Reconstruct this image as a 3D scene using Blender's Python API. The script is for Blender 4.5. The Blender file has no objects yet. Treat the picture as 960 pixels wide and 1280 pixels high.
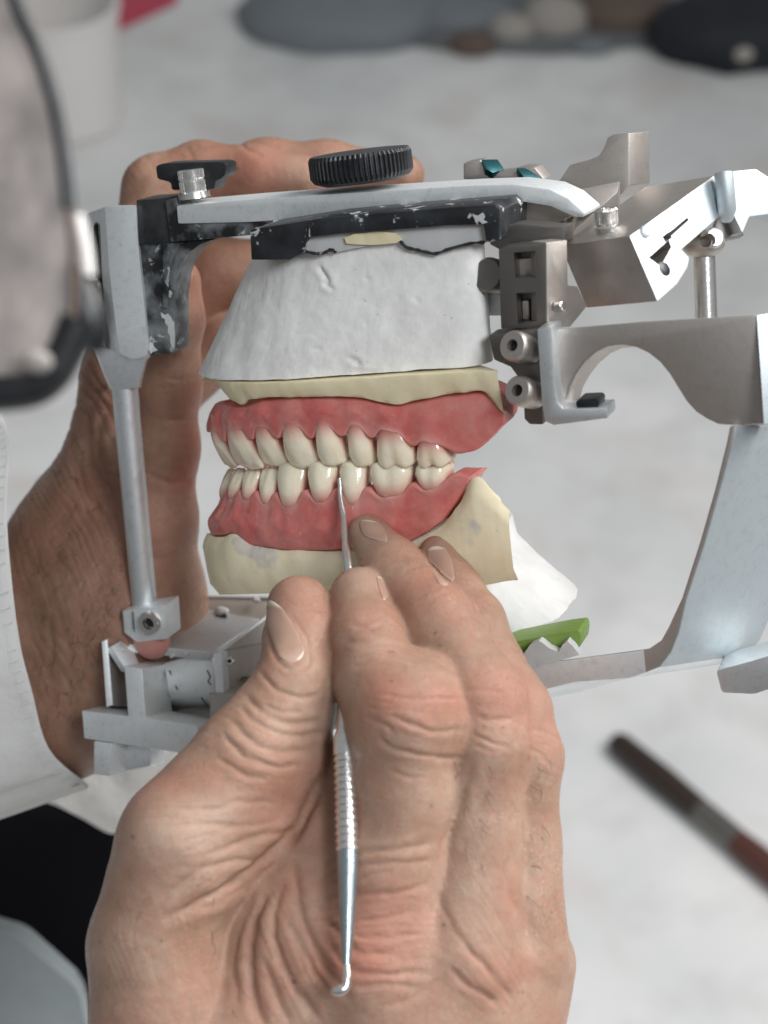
import bpy, bmesh, math, random
import numpy as np
from mathutils import Vector, Matrix
from mathutils.bvhtree import BVHTree
random.seed(7); rng = np.random.default_rng(7)
C = bpy.context.scene.collection

# ---------------------------------------------------------------- frames
# Everything is modelled in centimetres in a frame whose y axis runs away from the
# photographer; W turns that into the real world (metres, z up, bench top at z = 0).
PITCH = math.radians(40); CAM_H = 1.20; D = 45.0; K = 50.0; F = D*K
W = Matrix.Translation((0, 0, CAM_H)) @ Matrix.Rotation(-PITCH, 4, 'X') @ Matrix.Scale(0.01, 4)
Wn = np.array(W)
def w(v): return np.asarray(v, float) @ Wn[:3, :3].T + Wn[:3, 3]
def P(px, py, y=0.0):
    d = D + y
    return np.array(((px-480)/F*d, d, (640-py)/F*d))
def proj(v):
    v = np.asarray(v, float)
    return 480+v[..., 0]/v[..., 1]*F, 640-v[..., 2]/v[..., 1]*F
def unit(v): v = np.asarray(v, float); return v/np.linalg.norm(v)
PHI, EPS, ROLL = map(math.radians, (21, 14, 7.5))
def _roll(v):
    c, s = math.cos(ROLL), math.sin(ROLL); return np.array((v[0]*c-v[2]*s, v[1], v[0]*s+v[2]*c))
AU = _roll((0, -math.sin(EPS), math.cos(EPS)))
AP = _roll((math.cos(PHI), -math.sin(PHI)*math.cos(EPS), -math.sin(PHI)*math.sin(EPS)))
AD = _roll((math.sin(PHI), math.cos(PHI)*math.cos(EPS), math.cos(PHI)*math.sin(EPS)))
O = P(480, 250, 0)
def A(a, l, h): return O + a*AP + l*AD + h*AU
def onplane(px, py, pt, n):
    r = P(px, py, 0); return r*(np.dot(pt, n)/np.dot(r, n))
def onl(px, py, l): return onplane(px, py, O+l*AD, AD)      # point on the lateral plane l
def onh(px, py, h): return onplane(px, py, O+h*AU, AU)      # point on the level h

# ---------------------------------------------------------------- materials
def new_mat(name):
    m = bpy.data.materials.new(name); m.use_nodes = True
    nt = m.node_tree; b = nt.nodes['Principled BSDF']
    return m, nt, b
class N:
    def __init__(s, name):
        s.m, s.nt, s.b = new_mat(name)
        tc = s.nt.nodes.new('ShaderNodeTexCoord')
        mp = s.nt.nodes.new('ShaderNodeMapping'); mp.inputs['Scale'].default_value = (100, 100, 100)
        s.nt.links.new(tc.outputs['Object'], mp.inputs['Vector']); s.co = mp.outputs['Vector']
    def link(s, a, b): s.nt.links.new(a, b)
    def setin(s, sock, v):
        if hasattr(v, 'links'): s.link(v, sock)
        elif isinstance(v, (tuple, list)) and len(v) == 3 and sock.type == 'RGBA': sock.default_value = (*v, 1)
        else: sock.default_value = v
    def noise(s, scale, detail=4, rough=.55, dist=0, vec=None, out='Fac'):
        n = s.nt.nodes.new('ShaderNodeTexNoise'); s.link(vec or s.co, n.inputs['Vector'])
        n.inputs['Scale'].default_value = scale; n.inputs['Detail'].default_value = detail
        n.inputs['Roughness'].default_value = rough; n.inputs['Distortion'].default_value = dist
        return n.outputs[out]
    def voro(s, scale, feature='F1', vec=None, rand=1):
        n = s.nt.nodes.new('ShaderNodeTexVoronoi'); s.link(vec or s.co, n.inputs['Vector'])
        n.feature = feature; n.inputs['Scale'].default_value = scale; n.inputs['Randomness'].default_value = rand
        return n.outputs['Distance']
    def stretch(s, sc, rot=(0, 0, 0)):
        n = s.nt.nodes.new('ShaderNodeMapping'); s.link(s.co, n.inputs['Vector'])
        n.inputs['Scale'].default_value = sc; n.inputs['Rotation'].default_value = rot; return n.outputs['Vector']
    def ramp(s, fac, stops, interp='LINEAR'):
        n = s.nt.nodes.new('ShaderNodeValToRGB'); s.link(fac, n.inputs['Fac']); e = n.color_ramp.elements
        n.color_ramp.interpolation = interp
        while len(e) < len(stops): e.new(.5)
        for k, (p, c) in enumerate(stops):
            e[k].position = p; e[k].color = (c, c, c, 1) if isinstance(c, (int, float)) else (*c, 1)
        return n.outputs['Color']
    def mix(s, fac, a, b, mode='MIX'):
        n = s.nt.nodes.new('ShaderNodeMix'); n.data_type = 'RGBA'; n.blend_type = mode
        s.setin(n.inputs['Factor'], fac); s.setin(n.inputs['A'], a); s.setin(n.inputs['B'], b)
        # sockets of the RGBA flavour
        for k, v in ((6, a), (7, b)): s.setin(n.inputs[k], v)
        return n.outputs[2]
    def math(s, op, a, b=0.0):
        n = s.nt.nodes.new('ShaderNodeMath'); n.operation = op
        s.setin(n.inputs[0], a); s.setin(n.inputs[1], b); return n.outputs[0]
    def attr(s, name, out='Fac'):
        n = s.nt.nodes.new('ShaderNodeAttribute'); n.attribute_name = name; return n.outputs[out]
    def bump(s, h, dist_cm, strength=1, normal=None):
        n = s.nt.nodes.new('ShaderNodeBump'); s.link(h, n.inputs['Height'])
        n.inputs['Distance'].default_value = dist_cm*.01; n.inputs['Strength'].default_value = strength
        if normal is not None: s.link(normal, n.inputs['Normal'])
        return n.outputs['Normal']
    def done(s, base=None, rough=None, metal=None, normal=None, sss=None, spec=None, coat=None, alpha=None, sheen=None):
        b = s.b.inputs
        if base is not None: s.setin(b['Base Color'], base)
        if rough is not None: s.setin(b['Roughness'], rough)
        if metal is not None: s.setin(b['Metallic'], metal)
        if normal is not None: s.link(normal, b['Normal'])
        if spec is not None: b['Specular IOR Level'].default_value = spec
        if coat is not None: b['Coat Weight'].default_value = coat[0]; b['Coat Roughness'].default_value = coat[1]
        if alpha is not None: b['Alpha'].default_value = alpha
        if sss is not None:
            b['Subsurface Weight'].default_value = sss[0]; b['Subsurface Radius'].default_value = sss[1]
            b['Subsurface Scale'].default_value = sss[2]*.01
        return s.m

def metal(name, base, rough=.36, var=.12, wear=.35, grain=30, stain=(.25, .22, .2), stain_amt=.25, met=.92):
    n = N(name)
    a = n.noise(1.3, 5, .6); g = n.noise(grain, 3, .6); sp = n.noise(5, 6, .7)
    sc = n.noise(6, 4, .6, vec=n.stretch((.5, .5, 9), (.3, .5, .2)))
    col = n.mix(n.ramp(sp, [(.52, 0), (.72, stain_amt)]), base, stain)
    dots = n.ramp(n.noise(14, 2, .5), [(.70, 0), (.74, wear)])
    col = n.mix(dots, col, (.12, .11, .11))
    col = n.mix(n.ramp(a, [(.3, 0), (.7, .35)]), col, tuple(c*.78 for c in base))
    r = n.math('ADD', n.math('MULTIPLY', a, var), rough-var*.5)
    r = n.math('ADD', r, n.math('MULTIPLY', sc, .1))
    nr = n.bump(g, .006, .5); nr = n.bump(n.noise(2.5, 3), .02, .35, nr)
    nr = n.bump(sc, .006, .35, nr)
    return n.done(col, r, met, nr)
M = {}
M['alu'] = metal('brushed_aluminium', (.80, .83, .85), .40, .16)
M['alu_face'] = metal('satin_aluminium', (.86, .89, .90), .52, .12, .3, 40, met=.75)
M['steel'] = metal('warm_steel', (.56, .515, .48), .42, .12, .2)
M['alu_sidelit'] = metal('satin_aluminium_sidelit', (.58, .64, .67), .5, .14, .3, 40, met=.75)  # bluish light on rear-facing sides is put into this base colour
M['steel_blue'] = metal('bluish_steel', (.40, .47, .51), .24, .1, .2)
M['chrome'] = metal('chrome', (.78, .77, .75), .17, .1, .2)
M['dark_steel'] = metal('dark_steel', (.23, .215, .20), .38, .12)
def mk_black(name, chips=.5, smear=(.62, .63, .62), grey=(.10, .11, .12), thr=.60):
    n = N(name)
    a = n.noise(2.2, 6, .65, .6); f = n.noise(9, 5, .7)
    col = n.mix(n.ramp(n.noise(1.2, 4), [(.4, 0), (.65, 1)]), (.012, .013, .015), grey)
    k = n.math('MULTIPLY', n.ramp(a, [(thr, 0), (thr+.035, 1)]), chips*1.6)
    col = n.mix(k, col, smear)
    col = n.mix(n.ramp(f, [(.68, 0), (.72, .7*chips)]), col, (.7, .7, .7))
    r = n.mix(k, (.33, .33, .33), (.8, .8, .8))
    nr = n.bump(a, .03, .5); nr = n.bump(n.noise(35, 3), .006, .5, nr)
    return n.done(col, r, .0, nr, spec=.45)
M['black'] = mk_black('worn_black_coating', .3, grey=(.04, .043, .046), thr=.67)
M['black_chip'] = mk_black('chipped_black_coating', .5, (.46, .48, .49), (.22, .235, .24), .61)
M['black_plate'] = mk_black('plaster_smeared_black_plate', .5, (.62, .63, .62), (.03, .034, .04), .60)
M['rubber'] = mk_black('black_plastic', .2, grey=(.03, .032, .036), thr=.70)

def plaster(name, base, dark, fleck=(.3, .29, .28), fl=.35, streak=0.0, blot=None, rough=.85):
    n = N(name)
    a = n.noise(.9, 6, .62, .3); f = n.noise(7, 5, .65)
    col = n.mix(n.ramp(a, [(.35, 0), (.68, 1)]), base, dark)
    st = n.noise(2.2, 4, .6, vec=n.stretch((3.0, 3.0, .25)))
    if streak: col = n.mix(n.ramp(st, [(.42, 0), (.62, streak)]), col, tuple(c*.72 for c in dark))
    if blot: col = n.mix(n.ramp(n.noise(.75, 3, .5, .2), [(.60, 0), (.66, .75)]), col, blot)
    pits = n.ramp(n.noise(11, 3, .6), [(.24, 1), (.31, 0)])
    col = n.mix(n.math('MULTIPLY', pits, fl), col, fleck)
    nr = n.bump(a, .04, .3); nr = n.bump(f, .009, .4, nr); nr = n.bump(pits, -.03, .7, nr)
    nr = n.bump(n.noise(45, 3), .008, .5, nr)
    if streak: nr = n.bump(st, .03, .4, nr)
    return n.done(col, rough, 0, nr, sss=(.06, (1, .9, .8), .15), spec=.3)
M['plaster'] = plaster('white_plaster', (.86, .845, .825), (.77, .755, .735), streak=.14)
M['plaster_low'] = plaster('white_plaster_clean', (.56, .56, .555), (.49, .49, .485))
M['stone'] = plaster('yellow_dental_stone', (.86, .77, .56), (.77, .67, .46), (.35, .3, .25), .25, blot=(.56, .53, .50))
M['stone_up'] = plaster('yellow_dental_stone_clean', (.83, .74, .52), (.75, .65, .42), (.45, .38, .28), .2)
def wax():
    n = N('pink_wax')
    a = n.noise(1.1, 4, .6, .4); b = n.noise(4, 4, .6)
    col = n.mix(n.ramp(a, [(.36, 0), (.66, 1)]), (.62, .15, .135), (.68, .26, .225))
    col = n.mix(n.ramp(b, [(.55, 0), (.75, .35)]), col, (.72, .38, .33))
    col = n.mix(n.attr('thin'), col, (.78, .46, .40))
    fl = n.ramp(n.noise(6, 5, .7, 1.2), [(.66, 0), (.70, .5)]); col = n.mix(fl, col, (.74, .46, .42))
    nr = n.bump(n.noise(1.8, 3, .5, .5), .08, .4); nr = n.bump(n.noise(9, 4, .6), .010, .5, nr)
    return n.done(col, n.math('ADD', n.math('MULTIPLY', b, .3), .05), 0, nr, sss=(.35, (1, .25, .2), .25), spec=.5)
M['wax'] = wax()
def enamel():
    n = N('ivory_tooth')
    k = n.attr('neck'); a = n.noise(3, 3)
    col = n.mix(n.ramp(a, [(.35, 0), (.7, 1)]), (.97, .88, .71), (.92, .81, .61))
    col = n.mix(n.ramp(k, [(0, 0), (.3, .12), (.6, .5), (.85, .9), (1, 1)]), col, (.60, .185, .16))
    nr = n.bump(n.noise(3, 3), .05, .5); nr = n.bump(n.noise(20, 3), .006, .5, nr)
    return n.done(col, .16, 0, nr, sss=(.45, (1, .7, .5), .18), spec=.6, coat=(.5, .05))
M['tooth'] = enamel()
def acrylic():
    n = N('pink_acrylic')
    col = n.mix(n.noise(3, 4), (.62, .30, .25), (.50, .22, .19))
    return n.done(col, .35, 0, n.bump(n.noise(12, 3), .01, .6), sss=(.4, (1, .4, .3), .2))
M['acrylic'] = acrylic()
def simple(name, c, rough=.5, met=0, var=.15, sc=2, bump=.01):
    n = N(name)
    col = n.mix(n.noise(sc, 4), c, tuple(x*(1-var) for x in c))
    return n.done(col, rough, met, n.bump(n.noise(sc*6, 3), bump, .6))
M['green'] = simple('green_plastic', (.20, .32, .065), .45)
M['teal'] = simple('teal_anodised', (.012, .085, .10), .35, .6)
M['hole'] = simple('recess_shade', (.01, .01, .01), .8)  # near-black colour stands in for shade inside slots and sockets
M['ink'] = simple('black_ink', (.02, .02, .02), .7)

# ---------------------------------------------------------------- object plumbing
def thing(name, label, cat, at, group=None):
    o = bpy.data.objects.new(name, None); C.objects.link(o)
    o.location = Vector(w(at)); o.empty_display_size = .01
    o['label'] = label; o['category'] = cat
    if group: o['group'] = group
    return o
def root_of(o):
    while o.parent: o = o.parent
    return o
def tag(o, label, cat, group=None):
    o['label'] = label; o['category'] = cat
    if group: o['group'] = group
    return o
def link(name, me, mat, parent=None, origin=None, label=None):
    """me holds vertices in view centimetres; they are moved to the world here."""
    n = len(me.vertices); co = np.empty(n*3); me.vertices.foreach_get('co', co)
    co = w(co.reshape(-1, 3))
    if parent is not None: org = np.array(root_of(parent).location)
    elif origin is not None: org = w(origin)
    else: org = np.array(((co[:, 0].min()+co[:, 0].max())/2, (co[:, 1].min()+co[:, 1].max())/2, co[:, 2].min()))
    me.vertices.foreach_set('co', (co-org).ravel()); me.update()
    o = bpy.data.objects.new(name, me); C.objects.link(o)
    if parent is not None: o.parent = parent
    else: o.location = Vector(org)
    if mat is not None and not me.materials: me.materials.append(mat)
    if label: o['label'] = label
    return o
def smooth(me, ang=40):
    me.polygons.foreach_set('use_smooth', [True]*len(me.polygons))
    try: me.set_sharp_from_angle(angle=math.radians(ang))
    except Exception: pass
def raw(verts, faces, name='m'):
    me = bpy.data.meshes.new(name); me.from_pydata([tuple(map(float, v)) for v in verts], [], [tuple(f) for f in faces]); me.update(); return me
def fixn(me):
    bm = bmesh.new(); bm.from_mesh(me); bmesh.ops.recalc_face_normals(bm, faces=bm.faces); bm.to_mesh(me); bm.free(); return me
def join(*mes):
    V, Fc = [], []
    for me in mes:
        k = len(V); V += [v.co[:] for v in me.vertices]; Fc += [[i+k for i in p.vertices] for p in me.polygons]
    return raw(V, Fc)
def bevel(me, wd=.035, seg=2, ang=35):
    if wd <= 0: smooth(me, 30); return me
    bm = bmesh.new(); bm.from_mesh(me)
    ed = [e for e in bm.edges if len(e.link_faces) == 2 and e.calc_face_angle(0) > math.radians(ang)]
    bmesh.ops.bevel(bm, geom=ed, offset=wd, offset_type='OFFSET', segments=seg, profile=.6, affect='EDGES', clamp_overlap=True)
    bm.to_mesh(me); bm.free(); smooth(me, 40); return me
def tone_by_facing(o, mat, test):
    """second material on the faces whose view-frame (centre, normal) pass the test"""
    me = o.data; me.materials.append(mat); k = len(me.materials)-1; Ri = np.linalg.inv(Wn[:3, :3]*100); org = np.array(root_of(o).location)
    for p in me.polygons:
        c = np.linalg.inv(Wn[:3, :3])@(np.array(p.center)+org-Wn[:3, 3])
        if test(c, Ri@np.array(p.normal)): p.material_index = k
def cut(me, *cutters):
    """real holes: boolean difference, evaluated once"""
    o = bpy.data.objects.new('t', me); C.objects.link(o); tmp = [o]
    for c in cutters:
        oc = bpy.data.objects.new('c', c); C.objects.link(oc); tmp.append(oc)
        md = o.modifiers.new('b', 'BOOLEAN'); md.operation = 'DIFFERENCE'; md.solver = 'EXACT'; md.object = oc
    dg = bpy.context.evaluated_depsgraph_get()
    r = bpy.data.meshes.new_from_object(o.evaluated_get(dg))
    for t in tmp: bpy.data.objects.remove(t)
    smooth(r, 32); return r
def round_poly(poly, r=4, n=4):
    """rounds polygon corners (pixels)"""
    out = []; m = len(poly)
    for i in range(m):
        a, b, c = (np.array(poly[k % m], float) for k in (i-1, i, i+1))
        u1, u2 = a-b, c-b; l1, l2 = np.linalg.norm(u1), np.linalg.norm(u2)
        t = min(r, l1*.45, l2*.45); p0, p1 = b+u1/l1*t, b+u2/l2*t
        for k in range(n+1):
            s = k/n; out.append((1-s)**2*p0+2*s*(1-s)*b+s*s*p1)
    return out
def prism3(front, back):
    n = len(front); assert n == len(back); V = list(front)+list(back)
    Fc = [list(range(n))[::-1], list(range(n, 2*n))]+[[i, (i+1) % n, n+(i+1) % n, n+i] for i in range(n)]
    return fixn(raw(V, Fc))
def slab(poly, l, t, ext=None, bev=.035, rnd=0):
    """lateral profile traced on plane l, extruded t along the lateral axis (or along ext)"""
    if rnd: poly = round_poly(poly, rnd)
    f = [onl(x, y, l) for x, y in poly]; e = (AD*t if ext is None else np.asarray(ext, float))
    return bevel(prism3(f, [v+e for v in f]), bev)
def face(poly, pt, n, e, bev=.035, rnd=0):
    if rnd: poly = round_poly(poly, rnd)
    f = [onplane(x, y, pt, n) for x, y in poly]
    return bevel(prism3(f, [v+np.asarray(e) for v in f]), bev)
def frustum(pa, la, pb, lb, bev=.04):
    return bevel(prism3([onl(x, y, la) for x, y in pa], [onl(x, y, lb) for x, y in pb]), bev)
def basis(ax):
    ax = unit(ax); r = np.array((0, 0, 1.)) if abs(ax[2]) < .9 else np.array((1., 0, 0))
    u = unit(np.cross(r, ax)); return ax, u, np.cross(ax, u)
def lathe(c, ax, prof, n=40, knurl=None):
    """prof: (offset along axis, radius) pairs; knurl=(i0,i1,count,depth)"""
    ax, u, v = basis(ax); V, Fc = [], []
    if knurl: n = knurl[2]*4
    for i, (t, r) in enumerate(prof):
        for k in range(n):
            th = 2*math.pi*k/n; rr = r
            if knurl and knurl[0] <= i <= knurl[1] and k % 4 in (2, 3): rr = r*(1-knurl[3])
            V.append(c+ax*t+rr*(math.cos(th)*u+math.sin(th)*v))
    m = len(prof)
    for i in range(m-1):
        for k in range(n): Fc.append([i*n+k, i*n+(k+1) % n, (i+1)*n+(k+1) % n, (i+1)*n+k])
    Fc.append(list(range(n))[::-1]); Fc.append([(m-1)*n+k for k in range(n)])
    me = fixn(raw(V, Fc)); smooth(me, 12 if knurl else 40); return me
def tube(pts, rad, n=20, cap=True):
    pts = [np.asarray(p, float) for p in pts]; V, Fc = [], []; m = len(pts)
    if not hasattr(rad, '__len__'): rad = [rad]*m
    t0 = unit(pts[1]-pts[0]); _, u, v = basis(t0)
    for i in range(m):
        t = unit(pts[min(i+1, m-1)]-pts[max(i-1, 0)]); u = unit(u-np.dot(u, t)*t); v = np.cross(t, u)
        for k in range(n):
            th = 2*math.pi*k/n; V.append(pts[i]+rad[i]*(math.cos(th)*u+math.sin(th)*v))
    for i in range(m-1):
        for k in range(n): Fc.append([i*n+k, i*n+(k+1) % n, (i+1)*n+(k+1) % n, (i+1)*n+k])
    if cap: Fc.append(list(range(n))[::-1]); Fc.append([(m-1)*n+k for k in range(n)])
    me = fixn(raw(V, Fc)); smooth(me, 50); return me
def socket_screw(c, ax, r, h):
    me = lathe(c, ax, [(-.02, r*.95), (h*.85, r), (h, r*.9), (h, r*.52), (h*.55, r*.5)], 30, None)
    return me
def cr(pts, n):
    """Catmull-Rom resample of a polyline to n points"""
    p = np.asarray(pts, float); m = len(p); out = []
    for t in np.linspace(0, m-1, n):
        i = min(int(t), m-2); f = t-i
        a, b, c, d = p[max(i-1, 0)], p[i], p[i+1], p[min(i+2, m-1)]
        out.append(.5*((2*b)+(-a+c)*f+(2*a-5*b+4*c-d)*f*f+(-a+3*b-3*c+d)*f**3))
    return np.array(out)
# ================================================================ articulator
art = thing('dental_articulator', 'silver metal dental articulator with black thumb wheel and incisal pin, holding the plaster models', 'articulator', onl(430, 850, 0))
# --- upper bar
up = link('upper_bar', slab([(220, 257), (300, 250), (400, 243), (500, 237), (580, 232), (640, 230), (686, 236), (710, 247), (732, 266), (729, 272),
     (717, 271), (688, 258), (650, 252), (600, 257), (500, 265), (400, 272), (310, 278), (222, 280)], -.8, 1.7, bev=.11), M['alu_face'], art)
link('lower_flange', slab([(206, 251), (219, 247), (223, 262), (316, 262), (316, 294), (213, 303)], -.72, 1.4, bev=.05), M['black_chip'], up)
link('rear_web', slab([(606, 256), (650, 252), (690, 258), (716, 270), (700, 277), (640, 283), (606, 286)], -.35, 1.2, bev=.03), M['steel'], up)
link('rear_bearing', slab([(608, 284), (660, 277), (706, 272), (704, 284), (660, 296), (612, 300)], -.2, 1.0, bev=.05), M['dark_steel'], up)
link('bracket_block', slab([(170, 250), (207, 248), (214, 304), (174, 306)], -.62, 1.3, bev=.03), M['black'], art)
link('curved_bracket', slab([(172, 302), (266, 300), (250, 306), (236, 316), (225, 332), (219, 350), (216, 375), (217, 441), (187, 445), (182, 420), (176, 340)], -.5, 1.0, bev=.03), M['black_chip'], art)
link('bracket_rib', slab([(203, 304), (232, 302), (218, 318), (211, 340), (209, 385), (203, 385)], -.6, .14, bev=.03), M['black_chip'], art)
def loft3(*rings):
    n = len(rings[0]); V = [v for r in rings for v in r]; m = len(rings)
    Fc = [[i*n+k, i*n+(k+1) % n, (i+1)*n+(k+1) % n, (i+1)*n+k] for i in range(m-1) for k in range(n)]
    return fixn(raw(V, Fc+[list(range(n))[::-1], [(m-1)*n+k for k in range(n)]]))
# --- incisal pin holder: white front facet, grey chamfer with a slot
pa = round_poly([(131, 257), (170, 256), (172, 300), (176, 340), (182, 400), (186, 436), (179, 446), (165, 449), (151, 441), (146, 420), (137, 340)], 5)
pb = round_poly([(108, 266), (176, 256), (178, 300), (184, 340), (190, 400), (192, 440), (183, 452), (165, 456), (128, 440), (116, 420), (109, 380)], 5)
f0, f1, f2 = onl(131, 262, -.75), onl(145, 415, -.75), onl(109, 330, .05); fn = unit(np.cross(f1-f0, f2-f0)); fn = fn if fn[1] < 0 else -fn
so = round_poly([(110, 284), (114, 277), (120, 281), (123, 330), (133, 428), (131, 437), (125, 436), (117, 400), (111, 330)], 3)
hold = link('pin_holder', cut(bevel(loft3([onl(x, y, -.75) for x, y in pa], [onl(x, y, .05) for x, y in pb], [onl(x, y, .65) for x, y in pb]), .045), face(so, f0+fn*.1, fn, -fn*.4, 0)), M['alu_face'], art)
link('slot_shade', face(so, f0-fn*.06, fn, -fn*.06, 0), M['hole'], hold)  # black sheet painting the shade in the depth of the slot
kd = onl(121, 380, -.25)
link('adjusting_wheel', lathe(kd, (-1, -.18, .03), [(-.1, .62), (.02, .7), (.22, .7), (.3, .6), (.3, .3), (.5, .3)], knurl=(1, 2, 44, .07)), M['dark_steel'], art)
nk = link('pin_collar', cut(frustum(round_poly([(118, 432), (150, 441), (165, 449), (180, 446), (184, 440), (174, 474), (172, 484), (141, 487), (130, 462)], 3), -.55,
     round_poly([(114, 426), (150, 438), (165, 444), (182, 441), (188, 436), (178, 474), (176, 486), (138, 489), (126, 460)], 3), .35, .04),
     ), M['alu'], art)
link('pin_rod', tube([onl(156, 478, -.15), onl(159, 520, -.15), onl(182, 770, -.15)], [.36, .355, .35], 36), M['alu'], art)
# --- pin foot
pf = link('pin_clamp', cut(slab([(153, 764), (206, 757), (209, 799), (171, 803), (155, 791)], -.75, .9, bev=.03),
     slab([(158, 768), (162, 768), (164, 795), (159, 792)], -1.0, 1.6, bev=0)), M['alu_face'], art)
sc = onl(189, 777, -.75)
s1 = link('clamp_screw', lathe(sc, -AD, [(-.1, .31), (.14, .33), (.2, .29), (.2, .17), (.06, .15)], 36), M['chrome'], art)
link('hex_socket', lathe(sc, -AD, [(.05, .15), (.075, .15)], 6), M['hole'], s1)
def ball(c, r, sx=(1, 1, 1), ax=None, cutz=None, n=32, m=20):
    V, Fc = [], []
    for i in range(m+1):
        for k in range(n):
            a, b = math.pi*i/m, 2*math.pi*k/n
            V.append(c+r*(sx[0]*math.sin(a)*math.cos(b)*ax[0]+sx[1]*math.sin(a)*math.sin(b)*ax[1]+sx[2]*math.cos(a)*ax[2]))
    for i in range(m):
        for k in range(n): Fc.append([i*n+k, i*n+(k+1) % n, (i+1)*n+(k+1) % n, (i+1)*n+k])
    bm = bmesh.new(); me = raw(V, Fc); bm.from_mesh(me); bmesh.ops.remove_doubles(bm, verts=bm.verts, dist=1e-4)
    if cutz is not None:
        g = bmesh.ops.bisect_plane(bm, geom=bm.verts[:]+bm.edges[:]+bm.faces[:], plane_co=c+cutz*ax[2], plane_no=ax[2], clear_outer=True)
        bmesh.ops.holes_fill(bm, edges=[e for e in bm.edges if e.is_boundary])
    bmesh.ops.recalc_face_normals(bm, faces=bm.faces); bm.to_mesh(me); bm.free(); smooth(me, 50); return me
AX = (AP, AD, AU)
link('pin_tip', ball(onl(189, 797, -.3), .56, (1, .8, 1.12), AX, .12), M['acrylic'], art)

# --- incisal guide table
tab = bpy.data.objects.new('incisal_table', None); C.objects.link(tab); tab.parent = art; tab.empty_display_size = .01
yT = float(onl(189, 797, -.3)[1])-D-1.0; FN = unit((-.30, -.95, .02)); pT = P(178, 870, yT)
exT = P(209, 830, yT+1.3)-P(178, 836, yT)
gk = [(155, 832), (178, 836), (182, 897), (247, 907), (249, 945), (105, 923), (102, 888), (160, 895)]
link('guide_block', face(gk, pT, FN, exT*1.08, .04), M['alu_face'], art)
link('guide_foot', face([(117, 926), (139, 929), (137, 971), (117, 968)], pT, FN, P(186, 960, yT+1.1)-P(135, 971, yT), .05), M['alu_face'], art)
link('foot_flange', face([(137, 929), (188, 934), (188, 958), (145, 966), (137, 969)], pT+np.array((0, .55, 0)), FN, exT*.6, .05), M['alu'], art)
def quad(pts, th, up=None, bev=.02):
    """plate through 3-D points, thickened along its own normal away from the camera"""
    v = [np.asarray(p) for p in pts]; n = unit(np.cross(v[1]-v[0], v[2]-v[0]))
    if n[1] < 0: n = -n
    return bevel(prism3(v, [p+n*th for p in v]), bev)
def part_of(name, me, mat, par): return link(name, me, mat, par)
yc = yT+.7
link('table_plate', quad([P(140, 803, yc+.4), P(263, 815, yc+.1), P(334, 770, yc+3.0), P(226, 752, yc+3.2)], .25), M['alu'], tab)
link('rear_strip', quad([P(220, 772, yc+2.9), P(232, 752, yc+3.0), P(245, 746, yc+3.1), P(345, 748, yc+2.9), P(345, 787, yc+2.6)], .2), M['steel'], tab)
link('rear_strip_edge', tube([P(232, 752, yc+2.96), P(245, 745.5, yc+3.06), P(345, 747.5, yc+2.86)], .035, 8), M['alu'], tab)
for a, b in (((213, 822), (281, 779)), ((231, 818), (296, 778))):
    link('guide_groove', tube([P(*a, yc+.12), P(*b, yc+2.45)], .022, 8), M['alu_face'], tab)
link('side_wall', bevel(prism3([P(127, 802, yc-.2), P(134, 799, yc-.2), P(141, 881, yc-.2), P(133, 884, yc-.2)], [P(131, 800, yc+1), P(137, 797, yc+1), P(143, 879, yc+1), P(136, 882, yc+1)]), .02), M['alu_face'], tab)
link('side_wall_face', quad([P(134, 801, yc+.2), P(158, 842, yc+.75), P(163, 884, yc+.75), P(141, 882, yc+.2)], .12), M['steel'], tab)
link('wing_plate', quad([P(139, 808, yc-.15), P(158, 797, yc+.5), P(166, 812, yc+.5), P(178, 838, yc+.2), P(158, 837, yc)], .2), M['alu_face'], tab)
# curved quadrant with its scale, between the two side walls
Q, QF = [], []
pr = cr([(.0, 0, 0), (.3, .3, -.16), (.55, .62, -.16), (.8, .86, .06), (1, 1, .4)], 14)
for i, (s, py, dy) in enumerate(pr):
    for j in range(9):
        t = j/8; Q.append(P((205+10*s)*(1-t)+(264+7*s)*t, (829+52*py)*(1-t)+(814+75*py)*t, yc+.55+dy-.25*t))
for i in range(13):
    for j in range(8): k = i*9+j; QF.append([k, k+1, k+10, k+9])
qd = raw(Q, QF); bmq = bmesh.new(); bmq.from_mesh(qd); bmesh.ops.solidify(bmq, geom=bmq.faces[:], thickness=-.15); bmesh.ops.recalc_face_normals(bmq, faces=bmq.faces); bmq.to_mesh(qd); bmq.free(); smooth(qd, 40)
quadrant = link('scale_quadrant', qd, M['alu_face'], tab)
bvq = BVHTree.FromPolygons([v.co[:] for v in qd.vertices], [p.vertices[:] for p in qd.polygons])
# (qd is already in metres; trace the scale from its centimetre twin)
bvq = BVHTree.FromPolygons([tuple(v) for v in Q], QF)
def hit(bv, px, py):
    r = P(px, py, 0); r = r/np.linalg.norm(r)
    h = bv.ray_cast(Vector((0, 0, 0)), Vector(r)); return None if h[0] is None else (np.array(h[0]), np.array(h[1]))
ticks = []
def dash(bv, pts, r=.02):
    q = []
    for x, y in pts:
        h = hit(bv, x, y)
        if h: q.append(h[0]-np.array((0, r*.6, 0)))
    if len(q) >= 2: ticks.append(tube(q, r, 6))
for k in range(11):
    y = 820+k*5.6; ln = 6 if k % 5 == 0 else 3.5
    dash(bvq, [(268-ln-k*.2+3, y+10), (268+k*.1+1, y+11)], .016)
dash(bvq, [(259, 838), (263, 846), (260, 852), (264, 856)], .018); dash(bvq, [(263, 866), (266, 872), (264, 878)], .018)
dash(bvq, [(252, 872), (258, 880), (264, 884)], .02); dash(bvq, [(212, 838), (222, 862), (232, 884)], .025)
if ticks: link('scale_marks', join(*ticks), M['ink'], quadrant)
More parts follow.
